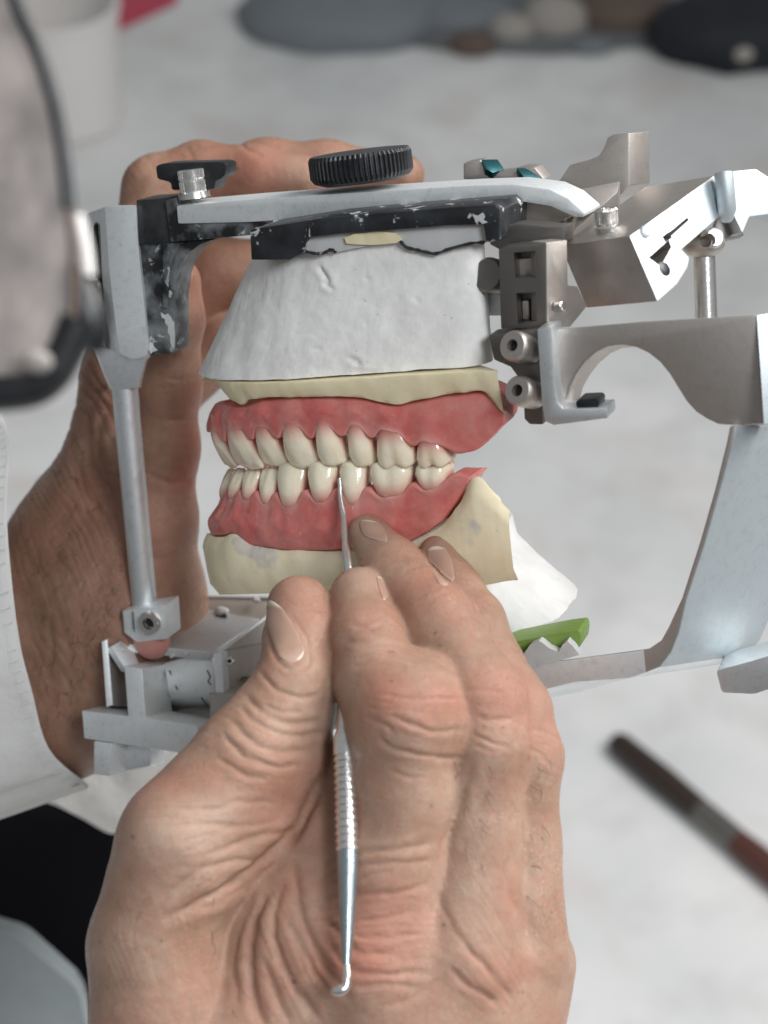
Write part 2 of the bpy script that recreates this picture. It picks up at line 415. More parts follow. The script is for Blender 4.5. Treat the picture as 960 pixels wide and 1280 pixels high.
link('side_plate', quad([P(276, 815, yc-.5), P(350, 800, yc+1.6), P(352, 905, yc+1.6), P(281, 901, yc-.5)], .14), M['steel'], tab)
link('side_plate_edge', quad([P(267, 818, yc-.42), P(276.5, 814.5, yc-.55), P(281.5, 901, yc-.55), P(271, 898, yc-.42)], .3), M['alu_face'], tab)
link('side_plate_rim', tube([P(276, 814, yc-.5), P(334, 771, yc+2.6)], .05, 8), M['alu_face'], tab)
link('wing_top', quad([P(277, 813, yc-.45), P(334, 772, yc+2.5), P(345, 775, yc+2.6), P(345, 800, yc+1.6)], .12), M['steel'], tab)
ss = P(288, 826, yc-.25); s2 = link('plate_screw', lathe(ss, (-.2, -.9, 0), [(-.05, .12), (.06, .125), (.09, .1), (.09, .06), (.03, .05)], 20), M['chrome'], tab)
link('hex_socket', lathe(ss, (-.2, -.9, 0), [(.03, .055), (.045, .055)], 6), M['hole'], s2)
link('clamp_knob', lathe(P(312, 868, yc+.3), (-.35, -.9, .1), [(-.1, .5), (.25, .5), (.32, .42), (.32, .28), (.2, .26)], 40), M['dark_steel'], tab)
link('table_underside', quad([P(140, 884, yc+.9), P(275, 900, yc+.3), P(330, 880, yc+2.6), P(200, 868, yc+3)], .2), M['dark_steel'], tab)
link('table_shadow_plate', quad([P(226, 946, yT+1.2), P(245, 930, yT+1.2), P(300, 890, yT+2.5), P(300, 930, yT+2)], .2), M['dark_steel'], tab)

# --- lower frame: one bent band, its profile swept sideways
lf_ = (slab([(470, 872), (560, 862), (640, 838), (697, 826), (785, 815), (810, 811), (826, 800), (835, 784), (852, 747), (875, 675), (893, 612), (907, 556), (912, 532),
     (921, 532), (914, 562), (902, 606), (881, 680), (858, 750), (849, 790), (839, 815), (825, 834), (805, 842), (785, 848), (718, 853), (670, 865), (600, 885), (470, 905)], -3.4, 0, ext=(2.6, 2.4, .12), bev=.05))
_b = bmesh.new(); _b.from_mesh(lf_); bmesh.ops.bisect_plane(_b, geom=_b.verts[:]+_b.edges[:]+_b.faces[:], plane_co=onl(806, 826, -3.4), plane_no=AP); _b.to_mesh(lf_); _b.free(); smooth(lf_, 40)
low = link('lower_frame', lf_, M['alu'], art)
tone_by_facing(low, M['steel'], lambda c, n: n@AD < -.9 and proj(c)[0] > 806)  # darker brown reflection on the lateral faces, painted with another metal
tone_by_facing(low, M['alu_sidelit'], lambda c, n: n@AP > .5 and c[0] > 5)  # bluish side light painted onto the rear faces
tone_by_facing(low, M['alu_face'], lambda c, n: n@AD < -.9 and proj(c)[0] <= 806)  # brighter metal paints the light on the front stretch of the band
link('rear_foot', slab(round_poly([(895, 838), (940, 826), (985, 812), (985, 858), (960, 862), (943, 868), (902, 866)], 5), -2.2, 1.2, bev=.06), M['alu'], art)
link('lower_rod', tube([onl(230, 905, -.2), onl(330, 895, 0), onl(470, 885, 0)], [.5, .5, .5]), M['dark_steel'], art)
link('base_beam', slab([(262, 868), (480, 862), (480, 905), (262, 905)], -.9, 2.0, bev=.05), M['steel'], art)

# --- rear upright cross-plate with the round cut-out
cp = link('cross_plate', slab([(686, 412), (800, 402), (945, 393), (954, 530), (912, 531), (897, 530), (884, 524), (870, 515), (858, 502), (848, 486), (837, 468), (825, 453), (810, 441),
     (795, 434), (778, 431), (760, 433), (745, 440), (731, 452), (720, 466), (711, 482), (706, 502), (692, 506)], -3.2, 0, ext=(.4, .5, .0), bev=.05), M['steel'], art)
link('end_facet', face([(946, 394), (985, 388), (985, 528), (955, 531)], onl(946, 394, -3.22), unit((.45, -.88, 0)), (.1, .4, 0), .03), M['alu_sidelit'], art)  # added bright plate: paints the lit end of the cross-plate
br = link('angle_bracket', slab([(671, 411), (690, 408), (694, 480), (697, 503), (704, 511), (759, 509), (760, 523), (692, 532), (681, 527), (677, 505)], -3.75, .9, bev=.05), M['alu'], art)
link('rubber_stop', slab(round_poly([(719, 503), (723, 499), (746, 498), (749, 502), (748, 510), (721, 511)], 3), -3.7, .7, bev=.04), M['rubber'], br)
link('clamp_plate', slab([(610, 419), (672, 410), (679, 531), (662, 531), (655, 524), (654, 490), (649, 474), (638, 459), (617, 450)], -3.1, .8, bev=.05), M['dark_steel'], art)
for cx, cy in ((648, 434), (654, 490)):
    c0 = onl(cx, cy, -3.5); ax = unit((-.55, -.80, .08))
    b = link('cap_screw', lathe(c0+ax*-.1, ax, [(-.4, .34), (.2, .36), (.32, .355), (.38, .31), (.38, .14), (.2, .13)], 36), M['steel'], art)
    link('hex_socket', lathe(c0+ax*-.1, ax, [(.2, .14), (.23, .14)], 6), M['hole'], b)
hb = link('hinge_block', cut(slab([(623, 311), (683, 304), (684, 410), (626, 411)], -2.9, 1.0, bev=.03),
     slab([(638, 318), (665, 316), (666, 349), (640, 350)], -3.2, .9, bev=0), slab([(641, 369), (666, 368), (667, 404), (643, 408)], -3.2, .9, bev=0)), M['dark_steel'], art)
link('latch', slab([(652, 376), (661, 375), (662, 400), (653, 400)], -2.5, .3, bev=.05), M['steel'], hb)
link('window_plate', slab([(636, 325), (668, 322), (668, 352), (637, 353)], -2.45, .2, bev=.02), M['steel'], hb)
hs = link('hinge_side', quad([onl(683, 303, -2.92), onl(709, 300, -2.3), onl(710, 357, -2.3), onl(722, 358, -2.1), onl(734, 383, -2.0), onl(713, 409, -2.3), onl(684, 410, -2.92)], .5, bev=.03), M['steel'], art)
link('hinge_pin', lathe(onl(700, 383, -2.75), unit((.75, -.8, 0)), [(-.1, .12), (.1, .12), (.12, .09), (.12, .06)], 24), M['chrome'], art)
link('side_bolt', lathe(onl(616, 345, -2.2), unit((-.5, -.8, 0)), [(-.5, .4), (.2, .42), (.3, .36)], 30), M['dark_steel'], art)
link('side_bracket', slab([(606, 360), (628, 356), (628, 395), (604, 395)], -1.8, .5, bev=.04), M['alu'], art)
link('hinge_cap', slab([(612, 286), (650, 280), (690, 284), (706, 284), (706, 304), (624, 312), (612, 306)], -2.0, .9, bev=.05), M['dark_steel'], art)

# --- condylar housing (near side): bevelled box seen from below and behind
v = {k: P(*q) for k, q in dict(a=(700, 307, -2.6), b=(787, 295, -4.6), c=(822, 377, -4.6), d=(735, 384, -2.6), e=(716, 287, -2.0), f=(893, 219, -2.4), g=(902, 268, -2.4), h=(852, 312, -3.4),
                                i=(858, 331, -3.4), j=(847, 354, -3.9), k=(762, 234, .2)).items()}
n_side = unit(np.cross(v['b']-v['f'], v['c']-v['f'])); n_side = n_side if n_side[1] < 0 else -n_side
def sidept(x, y): return onplane(x, y, v['b'], n_side)
sp = [(787, 295), (893, 219), (903, 268), (852, 312), (862, 322), (860, 334), (847, 355), (822, 377)]
front = [sidept(*q) for q in sp]; shift = v['a']-v['b']
back = [q+shift for q in front]
hous = cut(bevel(prism3(front, back), .035),
   bevel(prism3([sidept(*q)-shift*.05 for q in [(811, 322), (836, 300), (839, 309), (826, 333)]], [sidept(*q)+shift*.35 for q in [(811, 322), (836, 300), (839, 309), (826, 333)]]), 0),
   bevel(prism3([sidept(*q)-shift*.05 for q in [(828, 296), (836, 290), (840, 297), (832, 303)]], [sidept(*q)+shift*.35 for q in [(828, 296), (836, 290), (840, 297), (832, 303)]]), 0),
   bevel(prism3([sidept(*q)-shift*.05 for q in [(836, 291), (859, 272), (861, 275), (839, 295)]], [sidept(*q)+shift*.3 for q in [(836, 291), (859, 272), (861, 275), (839, 295)]]), 0))
hou = link('condylar_housing', hous, M['steel'], art)
me_ = hou.data; me_.materials.append(M['alu_sidelit'])
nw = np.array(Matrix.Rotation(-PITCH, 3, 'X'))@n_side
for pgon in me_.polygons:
    if np.dot(pgon.normal, nw) > .9: pgon.material_index = 1  # side light painted on this one face of the housing
link('set_screw', lathe(sidept(831, 337)+shift*.02, n_side, [(-.3, .2), (.02, .21), (.05, .16)], 24), M['rubber'], hou)
link('lock_nub', lathe(sidept(806, 290), n_side, [(-.2, .14), (.05, .14), (.09, .1)], 20), M['alu_face'], hou)
kn = P(759, 283, -3.2); kax = unit((-.12, -.3, .9))
ks = link('knurled_screw', lathe(kn, kax, [(-.25, .24), (0, .30), (.04, .25), (.10, .27), (.38, .27), (.42, .22), (.42, .12), (.3, .1)], knurl=(3, 4, 30, .08)), M['chrome'], art)
# outer plates of the housing
link('rounded_rib', tube([P(905, 216, -2.7), P(909, 262, -2.7), P(906, 271, -2.5)], [.22, .22, .2], 20), M['alu_sidelit'], art)
link('end_plate', face([(913, 214), (945, 211), (962, 222), (985, 240), (985, 280), (960, 268), (937, 271), (928, 292), (915, 264)], P(930, 240, -2.2), unit((.35, -.93, .1)), (-.15, .9, .1), .04), M['alu_sidelit'], art)
link('dark_notch', face([(899, 268), (915, 262), (930, 294), (905, 299), (893, 285)], P(910, 280, -1.7), unit((.2, -1, 0)), (0, .5, 0), .02), M['dark_steel'], art)
# condyle post and its eyelet
ey = P(889, 298, -2.6)
link('condyle_post', tube([P(880, 312, -2.2), P(883, 400, -2.0)], [.26, .27], 30), M['chrome'], art)
lk = link('condyle_ball', cut(ball(P(880, 305, -2.3), .44, (1.15, 1, .75), AX), lathe(P(893, 297, -3.2), (-.25, 1, -.05), [(0, .13), (1.6, .13)], 20)), M['steel'], art)
link('eyelet_ring', cut(lathe(P(893, 297, -2.85), (-.25, 1, -.05), [(-.05, .2), (0, .25), (.4, .25)], 28), lathe(P(893, 297, -3.2), (-.25, 1, -.05), [(0, .15), (1.6, .15)], 20)), M['chrome'], lk)
# raised fin and far-side housing
link('rear_fin', face([(690, 236), (700, 224), (712, 206), (735, 200), (748, 195), (755, 184), (759, 172), (766, 168), (786, 166), (787, 232), (775, 245), (700, 262)], P(740, 210, .6), unit((-.35, -.9, -.1)), P(812, 164, 1.4)-P(786, 166, .5), .04), M['steel'], art)
link('rear_deck', face([(694, 250), (720, 237), (775, 226), (772, 240), (716, 290), (724, 264)], P(730, 250, -.6), unit((-.1, -.75, .6)), (.1, .6, -.6), .03), M['steel'], art)
link('stop_pin', tube([P(722, 262, -1.0), P(741, 258, -1.2)], .1, 14), M['dark_steel'], art)
tq = link('far_lug', slab([(579, 205), (584, 202), (600, 200), (606, 211), (616, 215), (640, 212), (652, 208), (668, 209), (680, 224), (640, 226), (579, 224)], 1.5, .8, bev=.04), M['steel'], art)
link('anodised_pad', face([(602, 199), (622, 199), (630, 211), (616, 216), (607, 211)], onl(612, 206, 1.42), unit((.3, -.7, .6)), (0, .3, -.1), .02), M['teal'], tq)
link('anodised_pad', face([(646, 210), (668, 210), (680, 223), (655, 222)], onl(660, 215, 1.42), unit((.3, -.7, .6)), (0, .3, -.1), .02), M['teal'], tq)

# --- thumb wheel and wing screw on top
tw0 = onl(453, 222, 0)
tw = link('thumb_wheel', lathe(tw0, AU, [(-.1, 1.0), (-.02, 1.22), (.1, 1.30), (.55, 1.30), (.64, 1.24), (.66, 1.0), (.62, .4)], knurl=(2, 3, 62, .045)), M['rubber'], art)
wg = onl(239, 231, 0)
wbar = link('wing_screw', slab(round_poly([(194, 207), (205, 204), (276, 202), (283, 205), (282, 219), (274, 225), (270, 226), (268, 237), (214, 238), (213, 228), (196, 224)], 4), -.3, .7, bev=.05), M['rubber'], art)
link('knurled_collar', lathe(onl(242, 240, -.42), AU, [(-.15, .42), (0, .40), (.02, .34), (.28, .34), (.30, .31), (.33, .31), (.35, .34), (.56, .34), (.58, .28)], knurl=(2, 7, 26, .1)), M['chrome'], wbar)
# --- mounting plates
mp_ = link('upper_mounting_plate', slab([(312, 287), (400, 273), (500, 264), (618, 255), (625, 262), (624, 300), (609, 304), (604, 281), (560, 282), (500, 287), (440, 291), (384, 297), (379, 316), (362, 325), (314, 325)], -2.8, 5.0, bev=.04), M['black_plate'], art)
# ================================================================ hands: signed-distance bodies meshed once
def blur_noise(shape, lo, hi): pass
def cone_block(Fd, lo, vox, a, b, ra, rb, k, mode='smin'):
    m = max(k, .12)+.35; R = max(ra, rb)
    mn = np.minimum(a, b)-R-m; mx = np.maximum(a, b)+R+m
    i0 = np.maximum(((mn-lo)/vox).astype(int), 0); i1 = np.minimum(((mx-lo)/vox).astype(int)+2, Fd.shape)
    if (i1 <= i0).any(): return
    g = [lo[q]+vox*np.arange(i0[q], i1[q], dtype=np.float32) for q in range(3)]
    X, Y, Z = np.meshgrid(*g, indexing='ij', sparse=True)
    ba = b-a; L = float(np.linalg.norm(ba))
    if L < 1e-4: d = np.sqrt((X-a[0])**2+(Y-a[1])**2+(Z-a[2])**2)-ra
    else:
        # iq's round cone
        l2 = L*L; rr = ra-rb; a2 = max(l2-rr*rr, 1e-6); il2 = 1/l2
        px, py, pz = X-a[0], Y-a[1], Z-a[2]
        y = px*ba[0]+py*ba[1]+pz*ba[2]; z = y-l2
        x2 = (px*l2-ba[0]*y)**2+(py*l2-ba[1]*y)**2+(pz*l2-ba[2]*y)**2
        y2 = y*y*l2; z2 = z*z*l2; kk = np.sign(rr)*rr*rr*x2
        d = np.where(np.sign(z)*a2*z2 > kk, np.sqrt(x2+z2)*il2-rb,
            np.where(np.sign(y)*a2*y2 < kk, np.sqrt(x2+y2)*il2-ra, (np.sqrt(x2*a2*il2)+y*rr)*il2-ra))
    S = Fd[i0[0]:i1[0], i0[1]:i1[1], i0[2]:i1[2]]
    h = np.maximum(k-np.abs(S-d), 0)/k if k > 0 else 0
    S[...] = np.minimum(S, d)-(h*h*k*.25 if k > 0 else 0)
def surface_nets(Fd, lo, vox):
    s = Fd < 0
    c = np.zeros(tuple(n-1 for n in Fd.shape), np.uint8)
    for dx in (0, 1):
        for dy in (0, 1):
            for dz in (0, 1): c += s[dx:dx+c.shape[0], dy:dy+c.shape[1], dz:dz+c.shape[2]]
    act = (c > 0) & (c < 8); idx = -np.ones(c.shape, np.int64); ii = np.argwhere(act); idx[act] = np.arange(len(ii))
    acc = np.zeros((len(ii), 3)); cnt = np.zeros(len(ii))
    corners = [(dx, dy, dz) for dx in (0, 1) for dy in (0, 1) for dz in (0, 1)]
    val = {q: Fd[ii[:, 0]+q[0], ii[:, 1]+q[1], ii[:, 2]+q[2]] for q in corners}
    for q in corners:
        for ax in range(3):
            if q[ax] == 0:
                r = tuple(1 if j == ax else q[j] for j in range(3)); v0, v1 = val[q], val[r]
                m = (v0 < 0) != (v1 < 0); t = np.where(m, v0/np.where(m, v0-v1, 1), 0)
                p = np.zeros((len(ii), 3)); 
                for j in range(3): p[:, j] = q[j]
                p[:, ax] += t; acc[m] += p[m]; cnt[m] += 1
    V = lo+vox*(ii+acc/cnt[:, None]); faces = []
    for ax in range(3):
        o1, o2 = [(1, 2), (2, 0), (0, 1)][ax]
        sl0 = [slice(None)]*3; sl1 = [slice(None)]*3; sl0[ax] = slice(0, -1); sl1[ax] = slice(1, None)
        a, b = s[tuple(sl0)], s[tuple(sl1)]; e = np.argwhere(a != b)
        e = e[(e[:, o1] > 0) & (e[:, o2] > 0) & (e[:, o1] < Fd.shape[o1]-1) & (e[:, o2] < Fd.shape[o2]-1)]
        st = a[tuple(e.T)]
        def at(d1, d2):
            q = e.copy(); q[:, o1] += d1; q[:, o2] += d2; return idx[tuple(q.T)]
        f = np.stack([at(-1, -1), at(0, -1), at(0, 0), at(-1, 0)], 1); f[~st] = f[~st][:, ::-1]; faces.append(f)
    return V, np.concatenate(faces)
def vnormals(V, Fq):
    n = np.cross(V[Fq[:, 2]]-V[Fq[:, 0]], V[Fq[:, 3]]-V[Fq[:, 1]]); N_ = np.zeros_like(V)
    for k in range(4): np.add.at(N_, Fq[:, k], n)
    return N_/np.maximum(np.linalg.norm(N_, axis=1), 1e-9)[:, None]
def relax(V, Fq, it, lam=.5):
    for _ in range(it):
        s = np.zeros_like(V); c = np.zeros(len(V))
        for k in range(4):
            for j in (1, 3): np.add.at(s, Fq[:, k], V[Fq[:, (k+j) % 4]]); np.add.at(c, Fq[:, k], 1)
        V = V*(1-lam)+lam*s/c[:, None]
    return V
def sdf_body(groups, vox, cutz=None):
    """groups: [(k_join, [(k_inner, chain), ...]), ...]; a chain is a list of (point, radius)"""
    allp = np.array([p for _, g in groups for _, ch in g for p, r in ch]); allr = max(r for _, g in groups for _, ch in g for p, r in ch)
    lo = allp.min(0)-allr-.5; hi = allp.max(0)+allr+.5
    if cutz is not None: lo[2] = max(lo[2], cutz[0]); lo[0] = max(lo[0], cutz[1])
    sh = tuple(((hi-lo)/vox).astype(int)+1); lo = lo.astype(np.float32)
    Tt = np.full(sh, 9, np.float32)
    for kj, g in groups:
        G = np.full(sh, 9, np.float32)
        for ki, ch in g:
            for (a, ra), (b, rb) in zip(ch[:-1], ch[1:]): cone_block(G, lo, vox, np.asarray(a, np.float32), np.asarray(b, np.float32), ra, rb, ki)
        h = np.maximum(kj-np.abs(Tt-G), 0)/kj; Tt = np.minimum(Tt, G)-h*h*kj*.25
    # closed where it leaves the frame
    Tt[0] = Tt[-1] = 9; Tt[:, 0] = Tt[:, -1] = 9; Tt[:, :, 0] = Tt[:, :, -1] = 9
    V, Fq = surface_nets(Tt, lo, vox); V = relax(V, Fq, 3); return V, Fq
def ch(*pts): return [(P(x, y, d), r) for x, y, d, r in pts]
def seg_dist(Q, pl):
    """distance of 2-D points to a polyline and the place along it (0..1)"""
    best = np.full(len(Q), 1e9); tt = np.zeros(len(Q)); m = len(pl)-1
    for i in range(m):
        a, b = pl[i], pl[i+1]; ab = b-a; t = np.clip(((Q-a)@ab)/(ab@ab), 0, 1); d = np.linalg.norm(Q-a-t[:, None]*ab, axis=1)
        k = d < best; best[k] = d[k]; tt[k] = (i+t[k])/m
    return best, tt
from mathutils import noise as mn
def creases(V, Nn, lines, vis):
    X, Y = proj(V); Q = np.stack([X, Y], 1); dsp = np.zeros(len(V))
    for ln in lines:
        pts, dep, wid = ln[0], ln[1]*.72, ln[2]
        pl = cr(pts, max(6, 5*len(pts))); mnp, mxp = pl.min(0)-wid*5, pl.max(0)+wid*5
        s = np.where(vis & (X > mnp[0]) & (X < mxp[0]) & (Y > mnp[1]) & (Y < mxp[1]))[0]
        if not len(s): continue
        q = Q[s]+np.array([(mn.noise(Vector((x*.05, y*.05, 3.)))*2.5, mn.noise(Vector((x*.05, y*.05, 9.)))*2.5) for x, y in Q[s]])
        d, t = seg_dist(q, pl); tp = np.minimum(1, np.minimum(t, 1-t)*5+.15)
        dsp[s] += tp*dep*(-np.exp(-(d/wid)**2)+.28*np.exp(-((d-2.6*wid)/(1.5*wid))**2))
    return dsp
def folds(V, vis, regs):
    """patches of roughly parallel skin folds: (cx, cy, rx, ry, angle, spacing px, depth)"""
    X, Y = proj(V); dsp = np.zeros(len(V))
    for cx, cy, rx, ry, ang, sp, dep, sd in regs:
        m = ((X-cx)/rx)**2+((Y-cy)/ry)**2; s = np.where(vis & (m < 1))[0]
        if not len(s): continue
        c_, s_ = math.cos(math.radians(ang)), math.sin(math.radians(ang))
        u = (X[s]-cx)*c_+(Y[s]-cy)*s_; v = -(X[s]-cx)*s_+(Y[s]-cy)*c_      # folds run along u
        wv = np.array([mn.noise(Vector((a/sp*.10+sd, b/sp*.28, sd)))*1.5+mn.noise(Vector((a/sp*.3+sd, b/sp*.5, sd+5)))*.5 for a, b in zip(u, v)])
        am = np.array([.35+.9*max(0, mn.noise(Vector((a/sp*.18+sd, b/sp*.6, sd+2)))+.35) for a, b in zip(u, v)])
        st = v/sp+wv; val = (1-np.abs(np.sin(np.pi*st)))**3.0
        dsp[s] -= dep*val*am*np.clip((1-m[s])*1.8, 0, 1)
    return dsp
def blobs(V, lst):
    X, Y = proj(V); r = np.zeros(len(V))
    for cx, cy, rx, ry, a in lst: r += a*np.exp(-((X-cx)/rx)**2-((Y-cy)/ry)**2)
    return np.clip(r, 0, 1)
def skin(name, ca, cb, red, pale):
    n = N(name)
    a = n.noise(.8, 5, .6, .3); b = n.noise(4.5, 4, .65)
    col = n.mix(n.ramp(a, [(.38, 0), (.62, 1)]), ca, cb)
    col = n.mix(n.ramp(n.noise(.5, 3, .5, .5), [(.45, 0), (.7, .7)]), col, red)
    col = n.mix(n.ramp(b, [(.42, 0), (.72, .6)]), col, red)
    vn = n.ramp(n.noise(.55, 3, .5, 1.5), [(.47, 0), (.50, .28), (.53, 0)]); col = n.mix(vn, col, tuple(c*.8 for c in ca))
    col = n.mix(n.math('MULTIPLY', n.attr('red'), .9), col, tuple(c*q for c, q in zip(red, (1.12, .82, .80))))
    col = n.mix(n.math('MULTIPLY', n.attr('pale'), .85), col, pale)
    sp = n.ramp(n.noise(3.1, 2, .4), [(.735, 0), (.76, .55)]); col = n.mix(sp, col, tuple(c*.45 for c in ca))
    wp = n.nt.nodes.new('ShaderNodeVectorMath'); wp.operation = 'ADD'; n.link(n.co, wp.inputs[0]); n.link(n.noise(5, 2, out='Color'), wp.inputs[1])
    v1 = n.voro(15, 'DISTANCE_TO_EDGE', wp.outputs[0]); v2 = n.voro(27, 'DISTANCE_TO_EDGE')
    h1 = n.ramp(v1, [(0, 0), (.12, 1)]); h2 = n.ramp(v2, [(0, 0), (.2, 1)])
    nr = n.bump(h1, .006, .7); nr = n.bump(h2, .004, .6, nr); nr = n.bump(n.noise(3.5, 5, .65), .05, .55, nr)
    col = n.mix(n.math('MULTIPLY', n.math('SUBTRACT', 1.0, h1), .16), col, red)
    r = n.math('ADD', n.math('MULTIPLY', n.noise(6, 4), .3), n.math('MULTIPLY', n.noise(.9, 3), .35))
    return n.done(col, r, 0, nr, sss=(.22, (1, .35, .18), .22), spec=.42)
M['skin_r'] = skin('lit_skin', (.36, .222, .152), (.45, .305, .225), (.44, .21, .15), (.62, .465, .37))  # lighter copy of the skin, for the hand in the light
M['skin_l'] = skin('shaded_skin', (.25, .14, .092), (.36, .22, .15), (.36, .16, .11), (.52, .35, .26))  # same skin darkened: shade on the rear hand is put into the colour
def nailmat():
    n = N('fingernail'); a = n.noise(2, 3); st = n.noise(9, 3, .5, vec=n.stretch((3, 3, .3)))
    col = n.mix(a, (.37, .225, .165), (.44, .29, .225))
    col = n.mix(n.ramp(n.attr('along'), [(0, 1), (.09, 1), (.15, 0)]), col, (.66, .56, .46)); col = n.mix(n.ramp(n.attr('along'), [(.78, 0), (.90, .3)]), col, (.60, .46, .39))
    return n.done(col, .25, 0, n.bump(st, .008, .6), sss=(.2, (1, .5, .4), .1), spec=.5)
M['nail'] = nailmat()
M['hair'] = simple('dark_hair', (.085, .05, .032), .5)
def finish_hand(V, Fq, mat, root, lines, regs, red, pale, name='skin', hairs=None):
    Nn = vnormals(V, Fq); view = V/np.linalg.norm(V, axis=1)[:, None]; vis = (Nn*view).sum(1) < .15
    d = creases(V, Nn, lines, vis)+folds(V, vis, regs)
    lf = np.array([mn.fractal(Vector(c*.7), 1.0, 2., 3) for c in V[::1]])*.035
    V = V+Nn*(d+lf)[:, None]
    me = bpy.data.meshes.new(name); me.from_pydata(V.tolist(), [], Fq.tolist()); me.update()
    me.polygons.foreach_set('use_smooth', [True]*len(me.polygons))
    for nm, q in (('red', blobs(V, red)), ('pale', blobs(V, pale))):
        at = me.attributes.new(nm, 'FLOAT', 'POINT'); at.data.foreach_set('value', q.astype(np.float32))
    bv = BVHTree.FromPolygons(V.tolist(), Fq.tolist())
    o_ = link(name, me, mat, root)
    if hairs:
        hs = []; rr_ = random.Random(3)
        for cx, cy, rx, ry, num, ang in hairs:
            for _ in range(num):
                x, y = cx+rr_.gauss(0, .5)*rx, cy+rr_.gauss(0, .5)*ry; h = hit(bv, x, y)
                if h is None: continue
                p, nn = h; dr = unit(np.array((math.cos(math.radians(ang+rr_.gauss(0, 25))), 0, math.sin(math.radians(ang+rr_.gauss(0, 25)))))); dr = unit(dr-nn*np.dot(dr, nn)); L = rr_.uniform(.18, .42); sd = np.cross(nn, dr)*rr_.gauss(0, .25)
                hs.append(tube([p-nn*.01, p+dr*L*.4+nn*.05+sd*L*.1, p+dr*L*.75+nn*.055+sd*L*.4, p+dr*L+nn*.03+sd*L*.8], [.0055, .005, .004, .002], 4, False))
        link('body_hair', join(*hs), M['hair'], o_)['kind'] = 'stuff'
    return o_, bv
def nail(bv, quad_px, root, dome=.05, n=22, lift=.012, label=None):
    """a thin domed plate laid on the finger; corners: free edge left, free edge right, cuticle right, cuticle left"""
    a, b, c, d = [np.array(q, float) for q in quad_px]; top, AL = {}, []; V, Fc = [], []
    for i in range(n+1):
        for j in range(n+1):
            u, v = i/n*2-1, j/n*2-1
            # squircle so that the corners are round
            uu, vv = u*math.sqrt(1-v*v*.42), v*math.sqrt(1-u*u*.42)
            s, t = (uu+1)/2, (vv+1)/2
            q = (a*(1-s)+b*s)*(1-t)+(d*(1-s)+c*s)*t; h = hit(bv, *q)
            if h is None: continue
            r = max(abs(u), abs(v)); e = lift+dome*(1-r**3)*.6-(.05 if r > .99 else 0)
            AL.append(t); top[i, j] = len(V); V.append(h[0]+h[1]*e)
    Fc = [[top[i, j], top[i+1, j], top[i+1, j+1], top[i, j+1]] for i in range(n) for j in range(n) if all(k in top for k in ((i, j), (i+1, j), (i+1, j+1), (i, j+1)))]
    lim = 2.2*np.median([np.linalg.norm(V[f[0]]-V[f[2]]) for f in Fc])
    Fc = [f for f in Fc if max(np.linalg.norm(V[f[0]]-V[f[2]]), np.linalg.norm(V[f[1]]-V[f[3]])) < lim]
    me = raw(V, Fc); bm = bmesh.new(); bm.from_mesh(me); bmesh.ops.delete(bm, geom=[v for v in bm.verts if not v.link_faces], context='VERTS'); bmesh.ops.recalc_face_normals(bm, faces=bm.faces)
    lay = bm.verts.layers.float.new('along')
    for v_ in bm.verts: v_[lay] = AL[min(range(len(V)), key=lambda k: (v_.co-Vector(V[k])).length_squared)]
    bm.to_mesh(me); bm.free(); smooth(me, 60)
    return link('fingernail', me, M['nail'], root)

# ================================================================ dental models
LA, A0 = 2.55, None
def arch_al(th):                 # 0 = incisor midline, grows towards the near side molars; straight beyond pi/2
    th = np.asarray(th, float); s = np.sign(th); t = np.abs(th)
    e = np.minimum(t, math.pi/2)
    a = 4.6*(1-np.cos(e))**.93+np.maximum(t-math.pi/2, 0)*4.6
    l = -s*(LA*np.sin(e)**.80+.18*np.maximum(t-math.pi/2, 0))
    return a, l
# incisor midline sits at px 266 on the occlusal line (py 587)
_m = onl(264, 588, 0)-O; AA, AH = float(_m@AP), float(_m@AU); FIT = True
def arch(th, out=0.0, h=0.0):
    th = np.asarray(th, float)
    a, l = arch_al(th); a1, l1 = arch_al(th+1e-3); a0, l0 = arch_al(th-1e-3)
    ta, tl = a1-a0, l1-l0; n = np.hypot(ta, tl); na, nl = tl/n, -ta/n
    sgn = np.sign(nl*np.sign(-l)+1e-9)      # outward
    na_, nl_ = np.where((na*(a-3)+nl*l) > 0, na, -na), np.where((na*(a-3)+nl*l) > 0, nl, -nl)
    a = a+na_*out; l = l+nl_*out
    return O+np.multiply.outer(a+AA, AP)+np.multiply.outer(l, AD)+np.multiply.outer(np.broadcast_to(AH+h, np.shape(a)), AU)
TH = np.linspace(0, 2.6, 3000)
for _ in range(6): AA += (268-proj(arch(TH, .42, 0))[0].min())/46
AH += float(np.interp(1.2, TH, 0*TH))
def h_for(th, out, py):
    """height above the occlusal plane at which the arch point th projects on row py"""
    h = np.zeros(np.shape(th))
    for _ in range(4):
        y0 = proj(arch(th, out, h))[1]; y1 = proj(arch(th, out, h+.1))[1]
        h = h+(np.asarray(py)-y0)/(y1-y0)*.1
    return h
def th_of_px(px, out=.3, h=0.0):
    x = proj(arch(TH, out, h))[0]
    i0 = int(np.argmin(x[:1500]))
    return np.interp(px, x[i0:], TH[i0:])
def spl(pts): a = np.array(pts, float); return lambda x: np.interp(x, a[:, 0], a[:, 1])
def arch_h(line, out, ths):
    """row curve (px->py) followed by the near side, mirrored to the far side"""
    t = np.abs(ths); f = spl(line); h = np.zeros_like(t)
    for _ in range(3):
        px = proj(arch(t, out, h))[0]; h = h_for(t, out, f(px))
    return h
def smooth1(a, k):
    ker = np.ones(k)/k; return np.convolve(np.pad(a, k//2, mode='edge'), ker, 'same')[k//2:-(k//2)] if k > 1 else a

